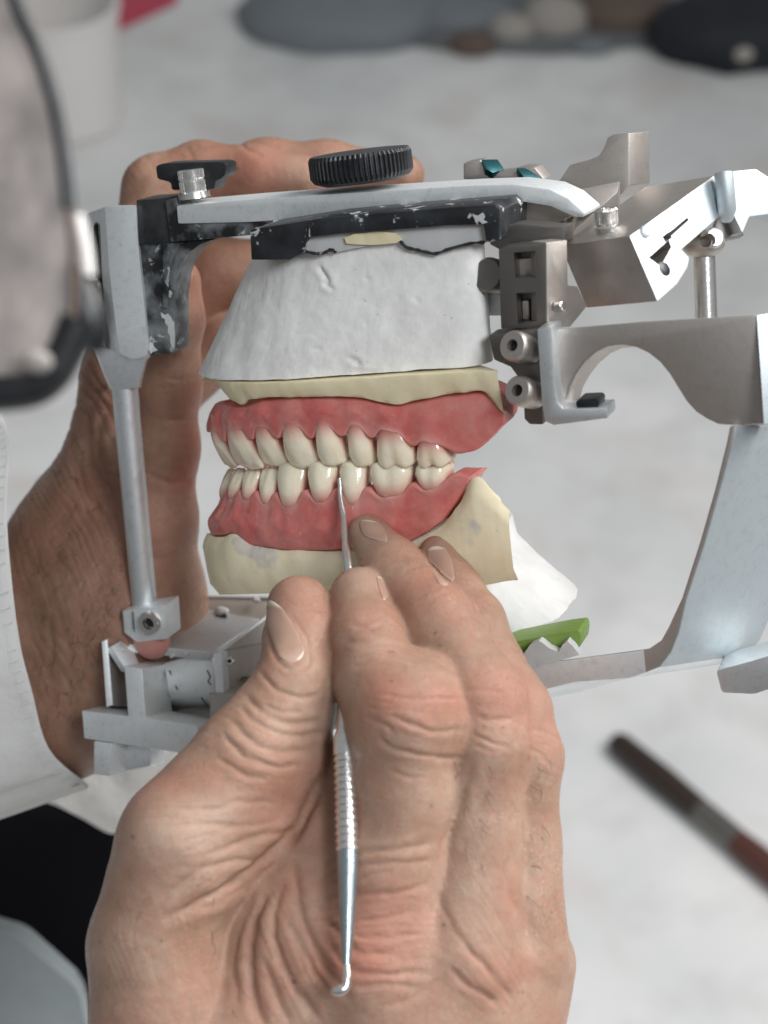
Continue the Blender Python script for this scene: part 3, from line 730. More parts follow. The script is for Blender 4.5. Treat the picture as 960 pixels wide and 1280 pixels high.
UT = [(289, 324, 533, 590.5, 0), (324, 356, 534, 587, 0), (358, 399, 529, 589, 1), (400, 436, 527, 585, 2), (440, 474, 531, 586, 2), (475, 525, 537, 586, 3), (524, 567, 551, 585, 3)]
UT = [(272, 289, 536, 588.5, 0)]+UT
LT = [(273, 281, 622, 589, 0), (281, 297, 623, 589, 0), (298, 317, 624, 588, 0), (319, 343, 630, 588, 0), (344, 380, 634, 578, 1), (384, 420, 626, 576, 2), (424, 459, 630, 576, 2), (463, 518, 619, 576, 3), (520, 563, 611, 578, 3)]
def mk_tooth(tc, hw, h_neck, h_tip, kind, off, up):
    """one denture tooth: crown lofted from inside the gum to the biting edge"""
    nr, ns = 22, 36; s = np.sign(h_tip-h_neck); Ht = abs(h_tip-h_neck)
    c = arch(tc, off, 0.0); t = unit(arch(tc+.01, off, 0)-arch(tc-.01, off, 0)); n = unit(arch(tc, off+.1, 0)-c)
    emb = .35; tot = Ht+emb
    depth = {0: .34, 1: .40, 2: .42, 3: .52}[kind]
    V, neck = [], []
    rnd = np.random.default_rng(int(abs(tc)*1e4)+up); jit = rnd.normal(0, 1, 6)
    for i in range(nr+1):
        z = i/nr; q = z*tot
        v = np.clip((q-emb)/Ht, -1, 1)                    # 0 at the gum margin, 1 at the edge
        wd = hw*(.60+.40*np.clip((v+.30)/.95, 0, 1)**.8)
        if kind in (1, 2): wd *= 1-.10*max(0, v-.72)**1.2/.28**1.2
        if kind == 0: wd *= 1-.05*max(0, v-.85)/.15
        endr = math.sqrt(max(0., 1-max(0., (v-(.93 if kind < 3 else .86))/(.071 if kind < 3 else .142))**2))
        dp = depth*(1-.12*(1-v))
        if kind == 0: dp = depth*(1-.70*max(0, v)**1.3)
        if kind == 1: dp = depth*(1-.55*max(0, v)**1.6)
        if kind == 2: dp = depth*(1-.25*max(0, v)**2)
        bulge = .09*math.sin(math.pi*np.clip(.15+v*.85, 0, 1))-.10*max(0, v)**2
        if kind == 0 and up < 0: bulge -= .05*v
        for k in range(ns):
            th = 2*math.pi*k/ns; ct, st = math.cos(th), math.sin(th)
            ex = 2.4 if kind < 3 else 2.8
            r = (abs(ct)**ex+abs(st)**ex)**(-1/ex)
            x, y = wd*r*ct*(endr*.30+.70 if v > .8 else 1), dp*r*st
            y = y*endr if st < 0 or kind < 3 else y*(.35+.65*endr)
            if endr < 1 and st > 0: y = dp*r*st*(.45+.55*endr)
            x *= (.2+.8*endr) if endr < .5 else 1
            xn = x/hw
            if st > 0: y += bulge*(1-.4*xn*xn)
            if st > 0 and kind == 0: y += .018*math.cos(xn*7.5+jit[0])*max(0, v)            # developmental lobes
            if st > 0 and kind in (1, 2): y += .05*math.exp(-(xn/.35)**2)*max(0, v)
            if st > 0 and kind == 3: y -= .075*math.exp(-((xn+.05*jit[1])/.22)**2)*max(0, v)**.7; 
            zz = q
            if v > .55:
                f = (v-.55)/.45
                if kind == 1: zz -= .07*f*abs(xn)**2
                if kind == 2: zz -= .055*f*abs(xn)**2
                if kind == 3: zz += .05*f*(math.cos(2*math.pi*(xn))*-1)-.06*f*abs(xn)**4
                if kind == 0: zz -= .05*f*abs(xn)**3+.015*jit[2]*xn*f
            zz *= 1
            V.append(c+t*x+n*y+AU*(h_neck-s*emb+s*zz))
            m_line = .10*(1-abs(xn)**2)                     # scalloped wax collar
            side = np.clip((abs(xn)/(wd/hw)-.62)/.34, 0, 1)**1.4*np.clip(1.25-v*1.25, 0, 1)
            neck.append(max(np.clip(1-((q-emb)+m_line-.04)/(.36+.26*min(1, Ht)), 0, 1), side) if st > -.2 else .6)
    Fc = []
    for i in range(nr):
        for k in range(ns): Fc.append([i*ns+k, i*ns+(k+1) % ns, (i+1)*ns+(k+1) % ns, (i+1)*ns+k])
    Fc += [list(range(ns))[::-1], [nr*ns+k for k in range(ns)]]
    me = fixn(raw(V, Fc)); smooth(me, 60)
    at = me.attributes.new('neck', 'FLOAT', 'POINT'); at.data.foreach_set('value', np.array(neck, np.float32)); return me

def mk_denture(nm, label, teeth, border, up, gum_px, end_th, off, at, FR):
    root = thing(nm, label, 'denture', at)
    # tooth stations
    st = []
    for x0, x1, yn, yt, kd in teeth:
        t0, t1 = th_of_px(x0, off+.3), th_of_px(x1, off+.3)
        st.append((.5*(t0+t1), t0, t1, yn, yt, kd))
    # ---- gum: one thick sheet swept round the arch
    ths = np.concatenate([-np.linspace(end_th-1.15, 0, 270)[:-1], np.linspace(0, end_th, 330)])
    hb = arch_h(border, .55, ths); hb = smooth1(hb, 5)
    mg = arch_h(gum_px, .4, ths); mg = smooth1(mg, 9)      # gum margin line at the teeth
    occ = np.zeros_like(ths)
    T = np.abs(ths); papil = np.zeros_like(T); emin = np.zeros_like(T)
    for (tc, t0, t1, *_r) in st:
        emin = np.maximum(emin, np.exp(-((T-tc)/((t1-t0)*.30))**2))
    lastT = max(s_[2] for s_ in st)
    inter = [st[i][2]*.5+st[i+1][1]*.5 for i in range(len(st)-1)]
    for i, q in enumerate(inter): papil = np.maximum(papil, np.exp(-(np.abs(T-q)/(.040+.5*abs(st[i+1][1]-st[i][2])))**2.4))
    s = -1 if up > 0 else 1                                # direction from gum to biting edge
    nt = 46; V = []
    beyond = np.clip((T-lastT)/(.12), 0, 1)
    rise = mg+s*np.interp(T, [q[0] for q in st], [.011*abs(q[4]-q[3]) for q in st])*.48*papil
    dep = np.interp(T, [q[0] for q in st], [{0: .34, 1: .40, 2: .42, 3: .50}[q[5]] for q in st])
    dep = np.where(T > lastT, dep-.0*beyond, dep)
    front = np.exp(-(T/.75)**4)
    for j in range(nt+1):
        v = j/nt
        h = hb+(rise-hb)*v
        roll = .30*np.sin(math.pi*np.clip(v*1.06, 0, 1))**.8
        body = (.36 if up > 0 else .44)+(.07 if up > 0 else .12)*math.sin(math.pi*min(v*1.15, 1))+.05*emin*min(v*2, 1)+.012*np.sin(ths*17+v*5)*np.sin(v*9+ths*3)+front*FR*(1-v)
        edge = dep+.04*emin-.01*(1-emin)
        k = np.clip((v-.45)/.55, 0, 1)**1.3
        o = off+body*(1-k)+edge*k
        if v > .93: o = o-.07*((v-.93)/.07)**2
        if v < .08: o = o-.10*((.08-v)/.08)**2
        V.append(arch(ths, o, h))
    # biting side floor and inner wall
    for o_, f in ((off+.12, 1.0), (off-.30, .96), (off-.62, .80), (off-.85, .35), (off-.95, .0)):
        V.append(arch(ths, o_, hb+(rise-hb)*f))
    V = np.array(V); R, Cn = V.shape[:2]
    V = V.reshape(-1, 3); Fc = []
    for i in range(R):
        i2 = (i+1) % R
        for k in range(Cn-1): Fc.append([i*Cn+k, i*Cn+k+1, i2*Cn+k+1, i2*Cn+k])
    Fc += [[i*Cn for i in range(R)], [i*Cn+Cn-1 for i in range(R)][::-1]]
    me = fixn(raw(V, Fc)); smooth(me, 60)
    tn = np.zeros((R, Cn)); 
    for j in range(nt+1): tn[j] = np.clip((j/nt-.72)/.28, 0, 1)**1.5*(.25+.75*emin)*(1-beyond)*.75
    at_ = me.attributes.new('thin', 'FLOAT', 'POINT'); at_.data.foreach_set('value', tn.ravel().astype(np.float32))
    link('gum', me, M['wax'], root)
    # ---- teeth, both sides of the arch
    for tc, t0, t1, yn, yt, kd in st:
        hn = float(h_for(np.array([tc]), off+.3, [yn])[0]); ht = float(h_for(np.array([tc]), off+.3, [yt])[0])
        hw = .5*np.linalg.norm(arch(t1, off+.2, 0)-arch(t0, off+.2, 0))*1.01
        for sg in (1, -1):
            if sg < 0 and t1 > end_th-1.15: continue
            link('tooth', mk_tooth(sg*tc, hw, hn, ht, kd, off, up), M['tooth'], root)
    return root, lastT
UB = [(262, 506), (290, 510), (302, 509), (322, 501), (360, 497), (430, 496), (455, 499), (480, 506), (497, 507), (515, 503), (535, 498), (570, 493), (600, 490), (615, 497), (626, 508), (640, 530)]
LB = [(247, 656), (262, 655), (275, 669), (284, 669), (292, 668), (312, 684), (350, 691), (400, 692), (440, 690), (505, 683), (530, 670), (550, 655), (570, 628), (587, 600), (620, 600)]
UM = [(262, 541), (300, 537), (335, 534), (380, 533), (430, 530), (460, 532), (500, 540), (540, 553), (562, 559), (572, 567), (600, 561), (622, 541), (634, 525), (660, 522)]
LM = [(262, 622), (300, 623), (330, 628), (360, 631), (400, 624), (440, 626), (490, 618), (540, 610), (560, 598), (568, 590), (586, 597), (620, 598)]
den_u, _ = mk_denture('upper_denture', 'pink wax upper denture with ivory teeth, set against the cast under the white plaster block', UT, UB, 1, UM, float(th_of_px(631, .6, 1.2)), .10, onl(430, 560, 0), -.38)
den_l, _ = mk_denture('lower_denture', 'pink wax lower denture with ivory teeth, the one the steel carver tip is touching', LT, LB, -1, LM, float(th_of_px(585, .6, 0)), .0, onl(430, 640, 0), .32)

def crinkle(me, amp, fr, seed=0, mask=None):
    """coarse hand-carved unevenness along the normals"""
    n = len(me.vertices); co = np.empty(n*3); no = np.empty(n*3)
    me.vertices.foreach_get('co', co); me.vertices.foreach_get('normal', no); co = co.reshape(-1, 3); no = no.reshape(-1, 3)
    from mathutils import noise as mn
    d = np.array([mn.fractal(Vector(c*fr+seed*7.3), 1.0, 2.1, 4) for c in co])
    me.vertices.foreach_set('co', (co+no*(d*amp)[:, None]).ravel()); me.update(); return me
def loft(rings, cap=True):
    n = len(rings[0]); V = np.concatenate(rings); Fc = []
    for i in range(len(rings)-1):
        for k in range(n): Fc.append([i*n+k, i*n+(k+1) % n, (i+1)*n+(k+1) % n, (i+1)*n+k])
    if cap: Fc += [list(range(n))[::-1], [(len(rings)-1)*n+k for k in range(n)]]
    return fixn(raw(V, Fc))
def al_ring(pts, h):
    return np.array([O+(a*AP)+(l*AD)+(hh*AU) for (a, l), hh in zip(pts, np.broadcast_to(h, len(pts)))])
def densify(poly, n):
    """closed polygon resampled evenly"""
    p = np.array(list(poly)+[poly[0]], float); L = np.concatenate([[0], np.cumsum(np.linalg.norm(np.diff(p, axis=0), axis=1))])
    t = np.linspace(0, L[-1], n, endpoint=False); return np.stack([np.interp(t, L, p[:, 0]), np.interp(t, L, p[:, 1])], 1)
def h_at(a, l, py):
    h = np.zeros(len(a))
    for _ in range(4):
        X = O+np.outer(a, AP)+np.outer(l, AD)+np.outer(h, AU); y0 = proj(X)[1]; y1 = proj(X+.1*AU)[1]; h = h+(py-y0)/(y1-y0)*.1
    return h
# ---- upper plaster block: carved drum, wider at the cast
def drum(px0, px1, py, lh, ex0, ex1, n=420, lc=0.0, skew=0.0):
    """superellipse footprint whose outline spans px0..px1 at row py of its near side"""
    hh = float((onl((px0+px1)/2, py, lc-lh)-O)@AU); a0 = float((onl(px0, py, lc)-O)@AP); a1 = float((onl(px1, py, lc-lh*.6)-O)@AP)
    for _ in range(6):
        ac, ah = .5*(a0+a1), .5*(a1-a0); pts = []
        for k in range(n):
            th = 2*math.pi*k/n; ct, st = math.cos(th), math.sin(th); ex = ex1 if ct > 0 else ex0
            r = (abs(ct)**ex+abs(st)**ex)**(-1/ex); lq = lh*r*st; pts.append((ac+ah*r*ct-skew*(lq+lh)*min(1, max(0, ct*2)), lc+lq))
        X = proj(al_ring(pts, hh))[0]; a0 += (px0-X.min())/46; a1 += (px1-X.max())/46
    return pts, hh
pt0, ht = drum(319, 604, 312, 2.5, 2.3, 9, skew=.34); pt1, hbm = drum(248, 616, 469, 3.0, 2.3, 10, skew=.34)
rings = []
pt0, pt1 = np.array(pt0), np.array(pt1)
for i in range(91):
    t = i/90; q = pt0*(1-t)+pt1*t
    q = q+0
    rings.append(al_ring(q, ht*(1-t)+hbm*t+(0 if i < 30 else 0)))
inn0 = pt0.mean(0)+(pt0-pt0.mean(0))*.98
rings = [al_ring(pt0.mean(0)+(pt0-pt0.mean(0))*.86, ht+.62), al_ring(inn0, ht+.5), al_ring(pt0, ht+.25)]+rings
# facets left by the plaster knife
rs = np.array(rings)
for k in range(rs.shape[1]):
    pass
me = loft(list(rs)); smooth(me, 50)
crinkle(me, .04, .8, 1); crinkle(me, .007, 3.2, 2)
PLASTER_U = me
def scar(me, lines, regs=()):
    """nicks and shaving marks cut into the camera side of a plaster mesh"""
    V = np.array([v.co[:] for v in me.vertices]); Nn = np.array([v.normal[:] for v in me.vertices]); vis = (Nn*V/np.linalg.norm(V, axis=1)[:, None]).sum(1) < 0
    V = V+Nn*(creases(V, Nn, lines, vis)+folds(V, vis, regs))[:, None]; me.vertices.foreach_set('co', V.ravel()); me.update(); return me
scar(me, [([(399, 332), (404, 340), (409, 348), (411, 356)], .10, 2.6), ([(404, 352), (410, 358), (416, 362)], .07, 2.2), ([(436, 448), (446, 452), (450, 460)], .07, 3), ([(440, 462), (452, 466), (470, 464)], .05, 2.5),
   ([(392, 436), (402, 437)], .03, 2.5), ([(520, 372), (524, 380)], .03, 2.5), ([(455, 345), (462, 350)], .03, 3), ([(330, 330), (310, 400), (296, 462)], .035, 9), ([(352, 330), (338, 400), (330, 465)], .03, 9), ([(378, 325), (372, 400), (372, 465)], .02, 9)],
   [(300, 400, 70, 90, -72, 7, .010, 41.)])
smooth(me, 40)
pl_u = link('plaster_block', me, M['plaster'], None); tag(pl_u, 'large white plaster block hanging under the black plate at the top of the articulator', 'plaster block')
# rough rim of plaster pressed up round the black plate
def lumpy(poly, l, t, mat, nm, par, amp=.03, sub=3, bev=.03):
    me = slab(poly, l, t, bev=0)
    bm = bmesh.new(); bm.from_mesh(me); bmesh.ops.triangulate(bm, faces=[f for f in bm.faces if len(f.verts) > 4])
    for _ in range(sub): bmesh.ops.subdivide_edges(bm, edges=[e for e in bm.edges if e.calc_length() > .12], cuts=1)
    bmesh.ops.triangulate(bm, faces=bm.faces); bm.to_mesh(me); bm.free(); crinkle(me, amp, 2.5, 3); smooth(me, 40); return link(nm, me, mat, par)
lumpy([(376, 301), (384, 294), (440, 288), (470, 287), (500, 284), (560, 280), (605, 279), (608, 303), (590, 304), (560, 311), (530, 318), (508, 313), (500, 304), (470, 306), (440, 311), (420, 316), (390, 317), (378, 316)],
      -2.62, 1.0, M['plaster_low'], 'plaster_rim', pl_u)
lumpy([(430, 297), (445, 292), (470, 289), (493, 291), (502, 300), (495, 304), (470, 306), (450, 306), (432, 305)], -2.69, .3, M['stone_up'], 'stone_smear', pl_u, .03)
# plaster crumbs stuck to the bracket, the black plate and the guide table
for l_, t_, pg, par_ in ((-.53, .09, [(201, 391), (206, 394), (209, 392), (213, 396), (216, 403), (217, 418), (216, 436), (213, 428), (212, 420), (209, 415), (210, 408), (206, 404), (206, 399), (202, 397)], 'curved_bracket'), (-.53, .07, [(185, 434), (188, 427), (191, 430), (193, 435), (197, 438), (191, 440), (188, 443)], 'curved_bracket'),
   (-.53, .06, [(210, 362), (215, 366), (213, 372), (208, 370)], 'curved_bracket'), (-2.83, .04, [(590, 268), (597, 270), (603, 266), (606, 271), (604, 275), (609, 278), (603, 280), (599, 276), (595, 279), (593, 273)], 'upper_mounting_plate')):
    lumpy(pg, l_, t_, M['plaster_low'], 'plaster_crumb', bpy.data.objects[par_], .015, 2)
for px_, py_, dy_, r_ in ((234, 773, 2.2, .14), (277, 764, 2.75, .17), (320, 750, 2.8, .12), (152, 812, .2, .1), (246, 788, 1.6, .07)):
    link('plaster_crumb', crinkle(ball(P(px_, py_, yc+dy_-.12), r_, (1.2, .8, .8), AX, None, 14, 10), .05, 4, px_), M['plaster_low'], tab)
link('ink_mark', tube([P(270, 770, yc+2.55), P(276, 773, yc+2.5), P(283, 769, yc+2.5)], .06, 8), M['ink'], tab)
# dark crack between rim and block
for pts in ([(380, 314), (395, 317), (405, 316), (414, 312), (420, 316)], [(500, 301), (508, 309), (520, 312), (532, 315), (545, 317), (562, 311), (590, 304), (606, 303)]):
    link('crack', tube(cr([onl(x, y, -2.66) for x, y in pts], 20), [.02+.03*abs(math.sin(i*1.3)) for i in range(20)], 8), M['black'], pl_u)

# ---- upper stone cast
def cast_ring(out, h, end, n=240):
    t = np.linspace(-end, end, n); return arch(t, out, h), t
eU = float(th_of_px(632, .7, 1.2))
hTop = float((onl(440, 471, -3.0)-O)@AU)-AH
t = np.linspace(-eU+1.15, eU, 260); fr = np.exp(-(np.abs(t)/.75)**4)
hbU = smooth1(arch_h([(255, 480), (264, 483), (272, 494), (285, 503), (297, 509), (303, 507), (309, 500), (330, 498), (430, 496), (455, 499), (480, 506), (497, 508), (515, 503), (535, 498), (570, 493), (600, 489), (612, 494), (622, 505), (630, 521), (650, 527)], .62, t), 3)
rr = []
for v, o in ((0, .72), (.15, .74), (.5, .70), (.8, .66), (.95, .62), (1, .52)):
    rr.append(arch(t, o-.45*fr+.02*np.sin(t*13)*v, hTop+(hbU-hTop)*v))
rr.append(arch(np.minimum(t, eU-.10), .40, hbU+.05)); rr.append(arch(np.minimum(t, eU-.45), -.7, hbU+.5))
rr = [np.concatenate([r, [r[-1]*.5+r[0]*.5]])for r in rr]
me = loft(rr); crinkle(me, .035, 1.6, 4); smooth(me, 45)
cst_u = tag(link('stone_cast', me, M['stone_up'], None), 'thin yellow stone cast squeezed between the white plaster block and the upper denture', 'dental cast')
# ---- lower stone cast: follows the arch, then rises to a block behind the last molar
eL = float(th_of_px(634, .6, -.6)); t = np.linspace(-eL+.8, eL, 420); fr = np.exp(-(np.abs(t)/.75)**4)
LBc = [(240, 654), (250, 654), (262, 657), (274, 671), (283, 671), (290, 667), (296, 668), (312, 683), (350, 690), (400, 692), (440, 691), (505, 685), (530, 674), (552, 657), (572, 630), (588, 596), (596, 599), (615, 620), (638, 648), (660, 655)]
hl = arch_h(LBc, .62, t); hl = np.where(t < -1.15, hl[np.argmin(np.abs(t+1.15))], hl); hl = smooth1(hl, 5); hbot = arch_h([(240, 727), (262, 741), (330, 744), (420, 742), (520, 738), (600, 735), (640, 728)], .6, t)
rr = []
for v, o in ((0, .44), (.10, .56), (.2, .62), (.55, .66), (.8, .62), (1, .40)):
    rr.append(arch(t, o+.38*fr+.03*np.sin(t*9+v*3), hl+(hbot-hl)*v))
rr = [arch(np.minimum(t, eL-.45), -.9, hl-1.2), arch(np.minimum(t, eL-.18), .0, hl-.35), arch(np.minimum(t, eL-.05), .30+.3*fr, hl-.02)]+rr
rr = [np.concatenate([r, [r[-1]*.5+r[0]*.5]]) for r in rr]
me = loft(rr); crinkle(me, .04, 1.3, 5); smooth(me, 40)
cst_l = tag(link('stone_cast', me, M['stone'], None), 'yellow stone cast with grey blotches under the lower denture', 'dental cast')
# ---- lower plaster foot
pA, hA = drum(360, 642, 730, 2.6, 2.5, 5); pB, hB = drum(360, 722, 800, 2.7, 2.5, 3)
pA, pB = np.array(pA), np.array(pB)
me = loft([al_ring(pA*(1-i/14)+pB*i/14, hA*(1-i/14)+hB*i/14+(.5 if i == 0 else 0)) for i in range(15)]); crinkle(me, .05, 1.1, 6); crinkle(me, .02, 3.5, 8); smooth(me, 40)
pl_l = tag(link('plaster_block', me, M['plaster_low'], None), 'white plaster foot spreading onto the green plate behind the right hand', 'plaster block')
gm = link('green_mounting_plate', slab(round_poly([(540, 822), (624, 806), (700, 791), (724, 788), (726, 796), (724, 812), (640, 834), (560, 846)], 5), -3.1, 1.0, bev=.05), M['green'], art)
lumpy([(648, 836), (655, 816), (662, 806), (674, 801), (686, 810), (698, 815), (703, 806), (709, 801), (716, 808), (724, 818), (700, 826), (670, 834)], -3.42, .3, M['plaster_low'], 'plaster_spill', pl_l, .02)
# ---------------------------------------------------------------- right hand
hand_r = thing('hand', 'hand in front, gripping the steel carver between thumb and forefinger at the lower gum', 'hand', P(420, 1330, -4))
thumb = [(.25, ch((373, 757, -2.5, .74), (376, 800, -3.0, .84), (368, 860, -3.7, .93), (312, 950, -4.2, 1.24), (226, 1050, -4.7, 1.40), (196, 1180, -4.5, 1.52), (222, 1330, -4.4, 2.0), (260, 1500, -4.2, 2.4))), (.4, ch((376, 850, -3.5, .80), (356, 955, -3.7, 1.02), (312, 1030, -4.0, 1.15), (240, 1090, -4.4, 1.3)))]
index = [(.3, ch((449, 746, -2.4, .70), (459, 800, -3.4, .86), (472, 850, -4.2, .95), (505, 893, -4.7, 1.28), (505, 990, -4.6, 1.20), (490, 1080, -4.5, 1.30), (468, 1200, -4.6, 1.55))),
         (.4, ch((530, 870, -4.2, 1.05), (545, 905, -4.4, 1.05)))]
middle = [(.3, ch((460, 668, -.95, .50), (492, 710, -1.8, .70), (545, 775, -3.0, .85), (600, 875, -4.2, 1.0), (605, 930, -4.3, 1.0), (598, 1040, -4.3, .98), (580, 1200, -4.6, 1.4)))]
ring_ = [(.3, ch((548, 694, -1.3, .50), (570, 740, -1.8, .62), (594, 778, -2.3, .66), (640, 890, -3.4, .90), (653, 945, -3.6, .90), (652, 1050, -3.6, .86), (658, 1195, -4.0, 1.02)))]
pinky = [(.3, ch((560, 880, -1.0, .6), (610, 900, -1.2, .68), (640, 985, -2.2, .74), (655, 1100, -2.7, .74), (664, 1205, -3.2, .95)))]
palm = [(.9, ch((468, 1200, -4.6, 1.55), (520, 1500, -4.2, 2.2))), (.9, ch((575, 1200, -4.5, 1.45), (530, 1500, -4.2, 2.2))), (.9, ch((655, 1205, -3.9, 1.05), (540, 1500, -3.8, 2.0))),
        (.7, ch((448, 960, -3.6, .75), (412, 1040, -3.6, 1.0), (360, 1120, -3.7, 1.2))), (.9, ch((430, 1090, -4.0, 1.2), (370, 1190, -4.0, 1.5), (300, 1330, -4.2, 2.0), (300, 1500, -4.2, 2.4))), (.9, ch((430, 1200, -3.4, 1.7), (430, 1500, -3.6, 2.2))),
        (.6, ch((664, 1205, -3.2, .98), (560, 1500, -3.4, 2.0)))]
gr = [(.1, palm), (.35, index), (.10, middle), (.10, ring_), (.10, pinky), (.16, thumb)]
V, Fq = sdf_body(gr, .05, (P(480, 1345, -4)[2], -99))
LR = [ ([(326, 750), (333, 792), (350, 830), (372, 837), (388, 824), (383, 798), (360, 764)], .035, 2.5), # thumb: knuckle creases over the joint
 ([(326, 838), (345, 862), (375, 872), (400, 868)], .05, 3), ([(306, 868), (330, 892), (365, 905), (405, 900)], .065, 4.5), ([(300, 882), (325, 906), (365, 920), (412, 915)], .06, 4),
 ([(288, 900), (318, 928), (352, 940), (395, 938)], .055, 4), ([(278, 915), (305, 945), (345, 958), (380, 955)], .05, 3.5), ([(330, 880), (350, 890), (380, 890)], .05, 3), ([(270, 945), (300, 965), (335, 975)], .04, 3),
 ([(215, 1010), (262, 1012), (300, 1002), (345, 1006)], .03, 3), ([(205, 1035), (250, 1030), (300, 1034), (350, 1025)], .03, 3),
 # web between thumb and forefinger
 ([(405, 965), (388, 1005), (372, 1035), (345, 1062), (310, 1092), (265, 1120), (205, 1150)], .20, 6), ([(350, 1075), (318, 1100), (275, 1128), (240, 1140)], .06, 4),
 ([(375, 1040), (340, 1042), (300, 1052), (250, 1075)], .05, 4), ([(330, 1075), (270, 1080), (225, 1105), (180, 1150)], .05, 4),
 ([(342, 1110), (322, 1140), (312, 1190), (318, 1250), (335, 1290)], .13, 6), ([(318, 1120), (300, 1160), (292, 1200), (300, 1260)], .06, 5), ([(352, 1105), (342, 1150), (352, 1200), (376, 1245), (400, 1275)], .09, 5),
 ([(368, 1080), (372, 1120), (385, 1170), (410, 1215), (440, 1250)], .07, 5), ([(360, 1150), (385, 1200), (410, 1240)], .05, 4), ([(330, 1200), (345, 1240), (362, 1285)], .05, 5),
 # forefinger
 ([(478, 868), (512, 874), (548, 872), (585, 874)], .03, 2.5), ([(455, 896), (480, 905), (492, 914)], .03, 2.5), ([(488, 896), (520, 906), (545, 915), (580, 912)], .045, 3),
 ([(470, 920), (500, 938), (540, 946), (578, 948)], .045, 3), ([(488, 962), (510, 972), (535, 971)], .025, 2.5), ([(438, 780), (458, 786), (478, 784)], .03, 3), ([(432, 800), (455, 806), (490, 802)], .025, 3),
 ([(440, 836), (470, 828), (510, 834)], .025, 3), ([(520, 816), (545, 826), (560, 836)], .025, 3),
 ([(400, 1085), (440, 1068), (500, 1062), (545, 1052)], .05, 4), ([(402, 1100), (450, 1082), (510, 1078), (545, 1075)], .035, 3), ([(405, 1128), (450, 1118), (500, 1115), (535, 1105)], .045, 4),
 ([(440, 1150), (480, 1148), (515, 1140)], .035, 4), ([(440, 1170), (480, 1172), (530, 1168)], .03, 3), ([(400, 1150), (425, 1165), (450, 1190), (500, 1195)], .04, 4), ([(410, 1180), (440, 1212), (500, 1218), (540, 1215)], .04, 4),
 ([(440, 1235), (480, 1230), (520, 1236)], .03, 3),
 # middle finger
 ([(595, 896), (620, 900), (640, 898)], .035, 2.5), ([(592, 918), (612, 928), (640, 936)], .04, 2.5), ([(592, 930), (610, 938), (632, 938)], .02, 2), ([(580, 866), (605, 862), (630, 866)], .02, 2.5), ([(505, 716), (520, 708), (536, 704)], .02, 2.5), ([(530, 752), (550, 742), (566, 738)], .02, 2.5),
 ([(596, 958), (612, 976), (606, 996), (600, 1002)], .012, 1.6),
 # ring finger
 ([(664, 912), (690, 918), (704, 930)], .03, 2.5), ([(655, 934), (675, 944), (690, 960)], .02, 2), ([(590, 768), (602, 762), (612, 766)], .03, 2.5), ([(592, 788), (604, 786), (614, 790)], .02, 2),
 # back of the hand
 ([(545, 1110), (560, 1150), (590, 1190), (625, 1225)], .03, 4), ([(560, 1210), (590, 1235), (625, 1255)], .05, 4), ([(580, 1180), (610, 1215), (640, 1250)], .03, 4), ([(480, 1260), (530, 1240), (560, 1215)], .03, 4),
 ([(640, 1040), (636, 1080), (636, 1115), (655, 1148)], .06, 5), ([(590, 946), (574, 1005), (554, 1056), (541, 1095), (530, 1135)], .05, 5), ([(652, 932), (646, 980), (641, 1038)], .05, 4)]
RR = [(505, 905, 75, 60, 2, 9, .012, 1.), (470, 1150, 90, 110, -6, 14, .022, 2.), (590, 1060, 40, 110, 62, 7, .010, 3.), (672, 1060, 40, 110, 65, 7, .009, 4.), (620, 1200, 80, 80, 50, 13, .014, 5.),
      (300, 1080, 110, 60, -28, 11, .02, 6.), (320, 930, 80, 70, 22, 11, .016, 7.), (365, 1200, 70, 110, 62, 15, .026, 8.), (235, 1050, 80, 70, -8, 12, .014, 9.), (200, 1200, 90, 100, 70, 13, .014, 10.),
      (615, 905, 40, 50, 8, 8, .012, 11.), (690, 935, 40, 60, 20, 8, .014, 12.), (455, 800, 50, 50, 0, 8, .012, 13.), (540, 760, 80, 80, -25, 9, .009, 14.), (370, 790, 45, 60, 30, 8, .006, 15.)]
hr, bvr = finish_hand(V, Fq, M['skin_r'], hand_r, LR, RR,
   red=[(470, 1150, 80, 60, .5), (440, 1210, 70, 30, .5), (380, 760, 40, 40, .35), (540, 880, 50, 25, .35), (610, 1225, 60, 30, .3), (625, 890, 30, 40, .3), (690, 920, 30, 40, .25), (240, 970, 70, 30, .2), (345, 1010, 50, 50, .3), (540, 740, 60, 40, .3), (480, 860, 30, 40, .4)],
   hairs=[(600, 1010, 35, 110, 9, -60), (665, 1020, 30, 120, 8, -60), (300, 1200, 90, 90, 6, -70)],
   pale=[(225, 1040, 55, 30, .5), (190, 1060, 30, 30, .35), (455, 728, 30, 16, .3), (550, 1130, 30, 60, .3), (450, 690, 14, 30, .3), (560, 1000, 25, 40, .2), (590, 1100, 20, 60, .2), (270, 1005, 60, 20, .35)])
nail(bvr, [(323, 743), (352, 753), (391, 823), (349, 837)], hand_r)
nail(bvr, [(446, 647), (478, 652), (490, 682), (452, 672)], hand_r, .03)
nail(bvr, [(527, 682), (560, 680), (573, 728), (548, 738)], hand_r, .03)
nail(bvr, [(468, 717), (480, 722), (486, 750), (478, 752)], hand_r, .02)

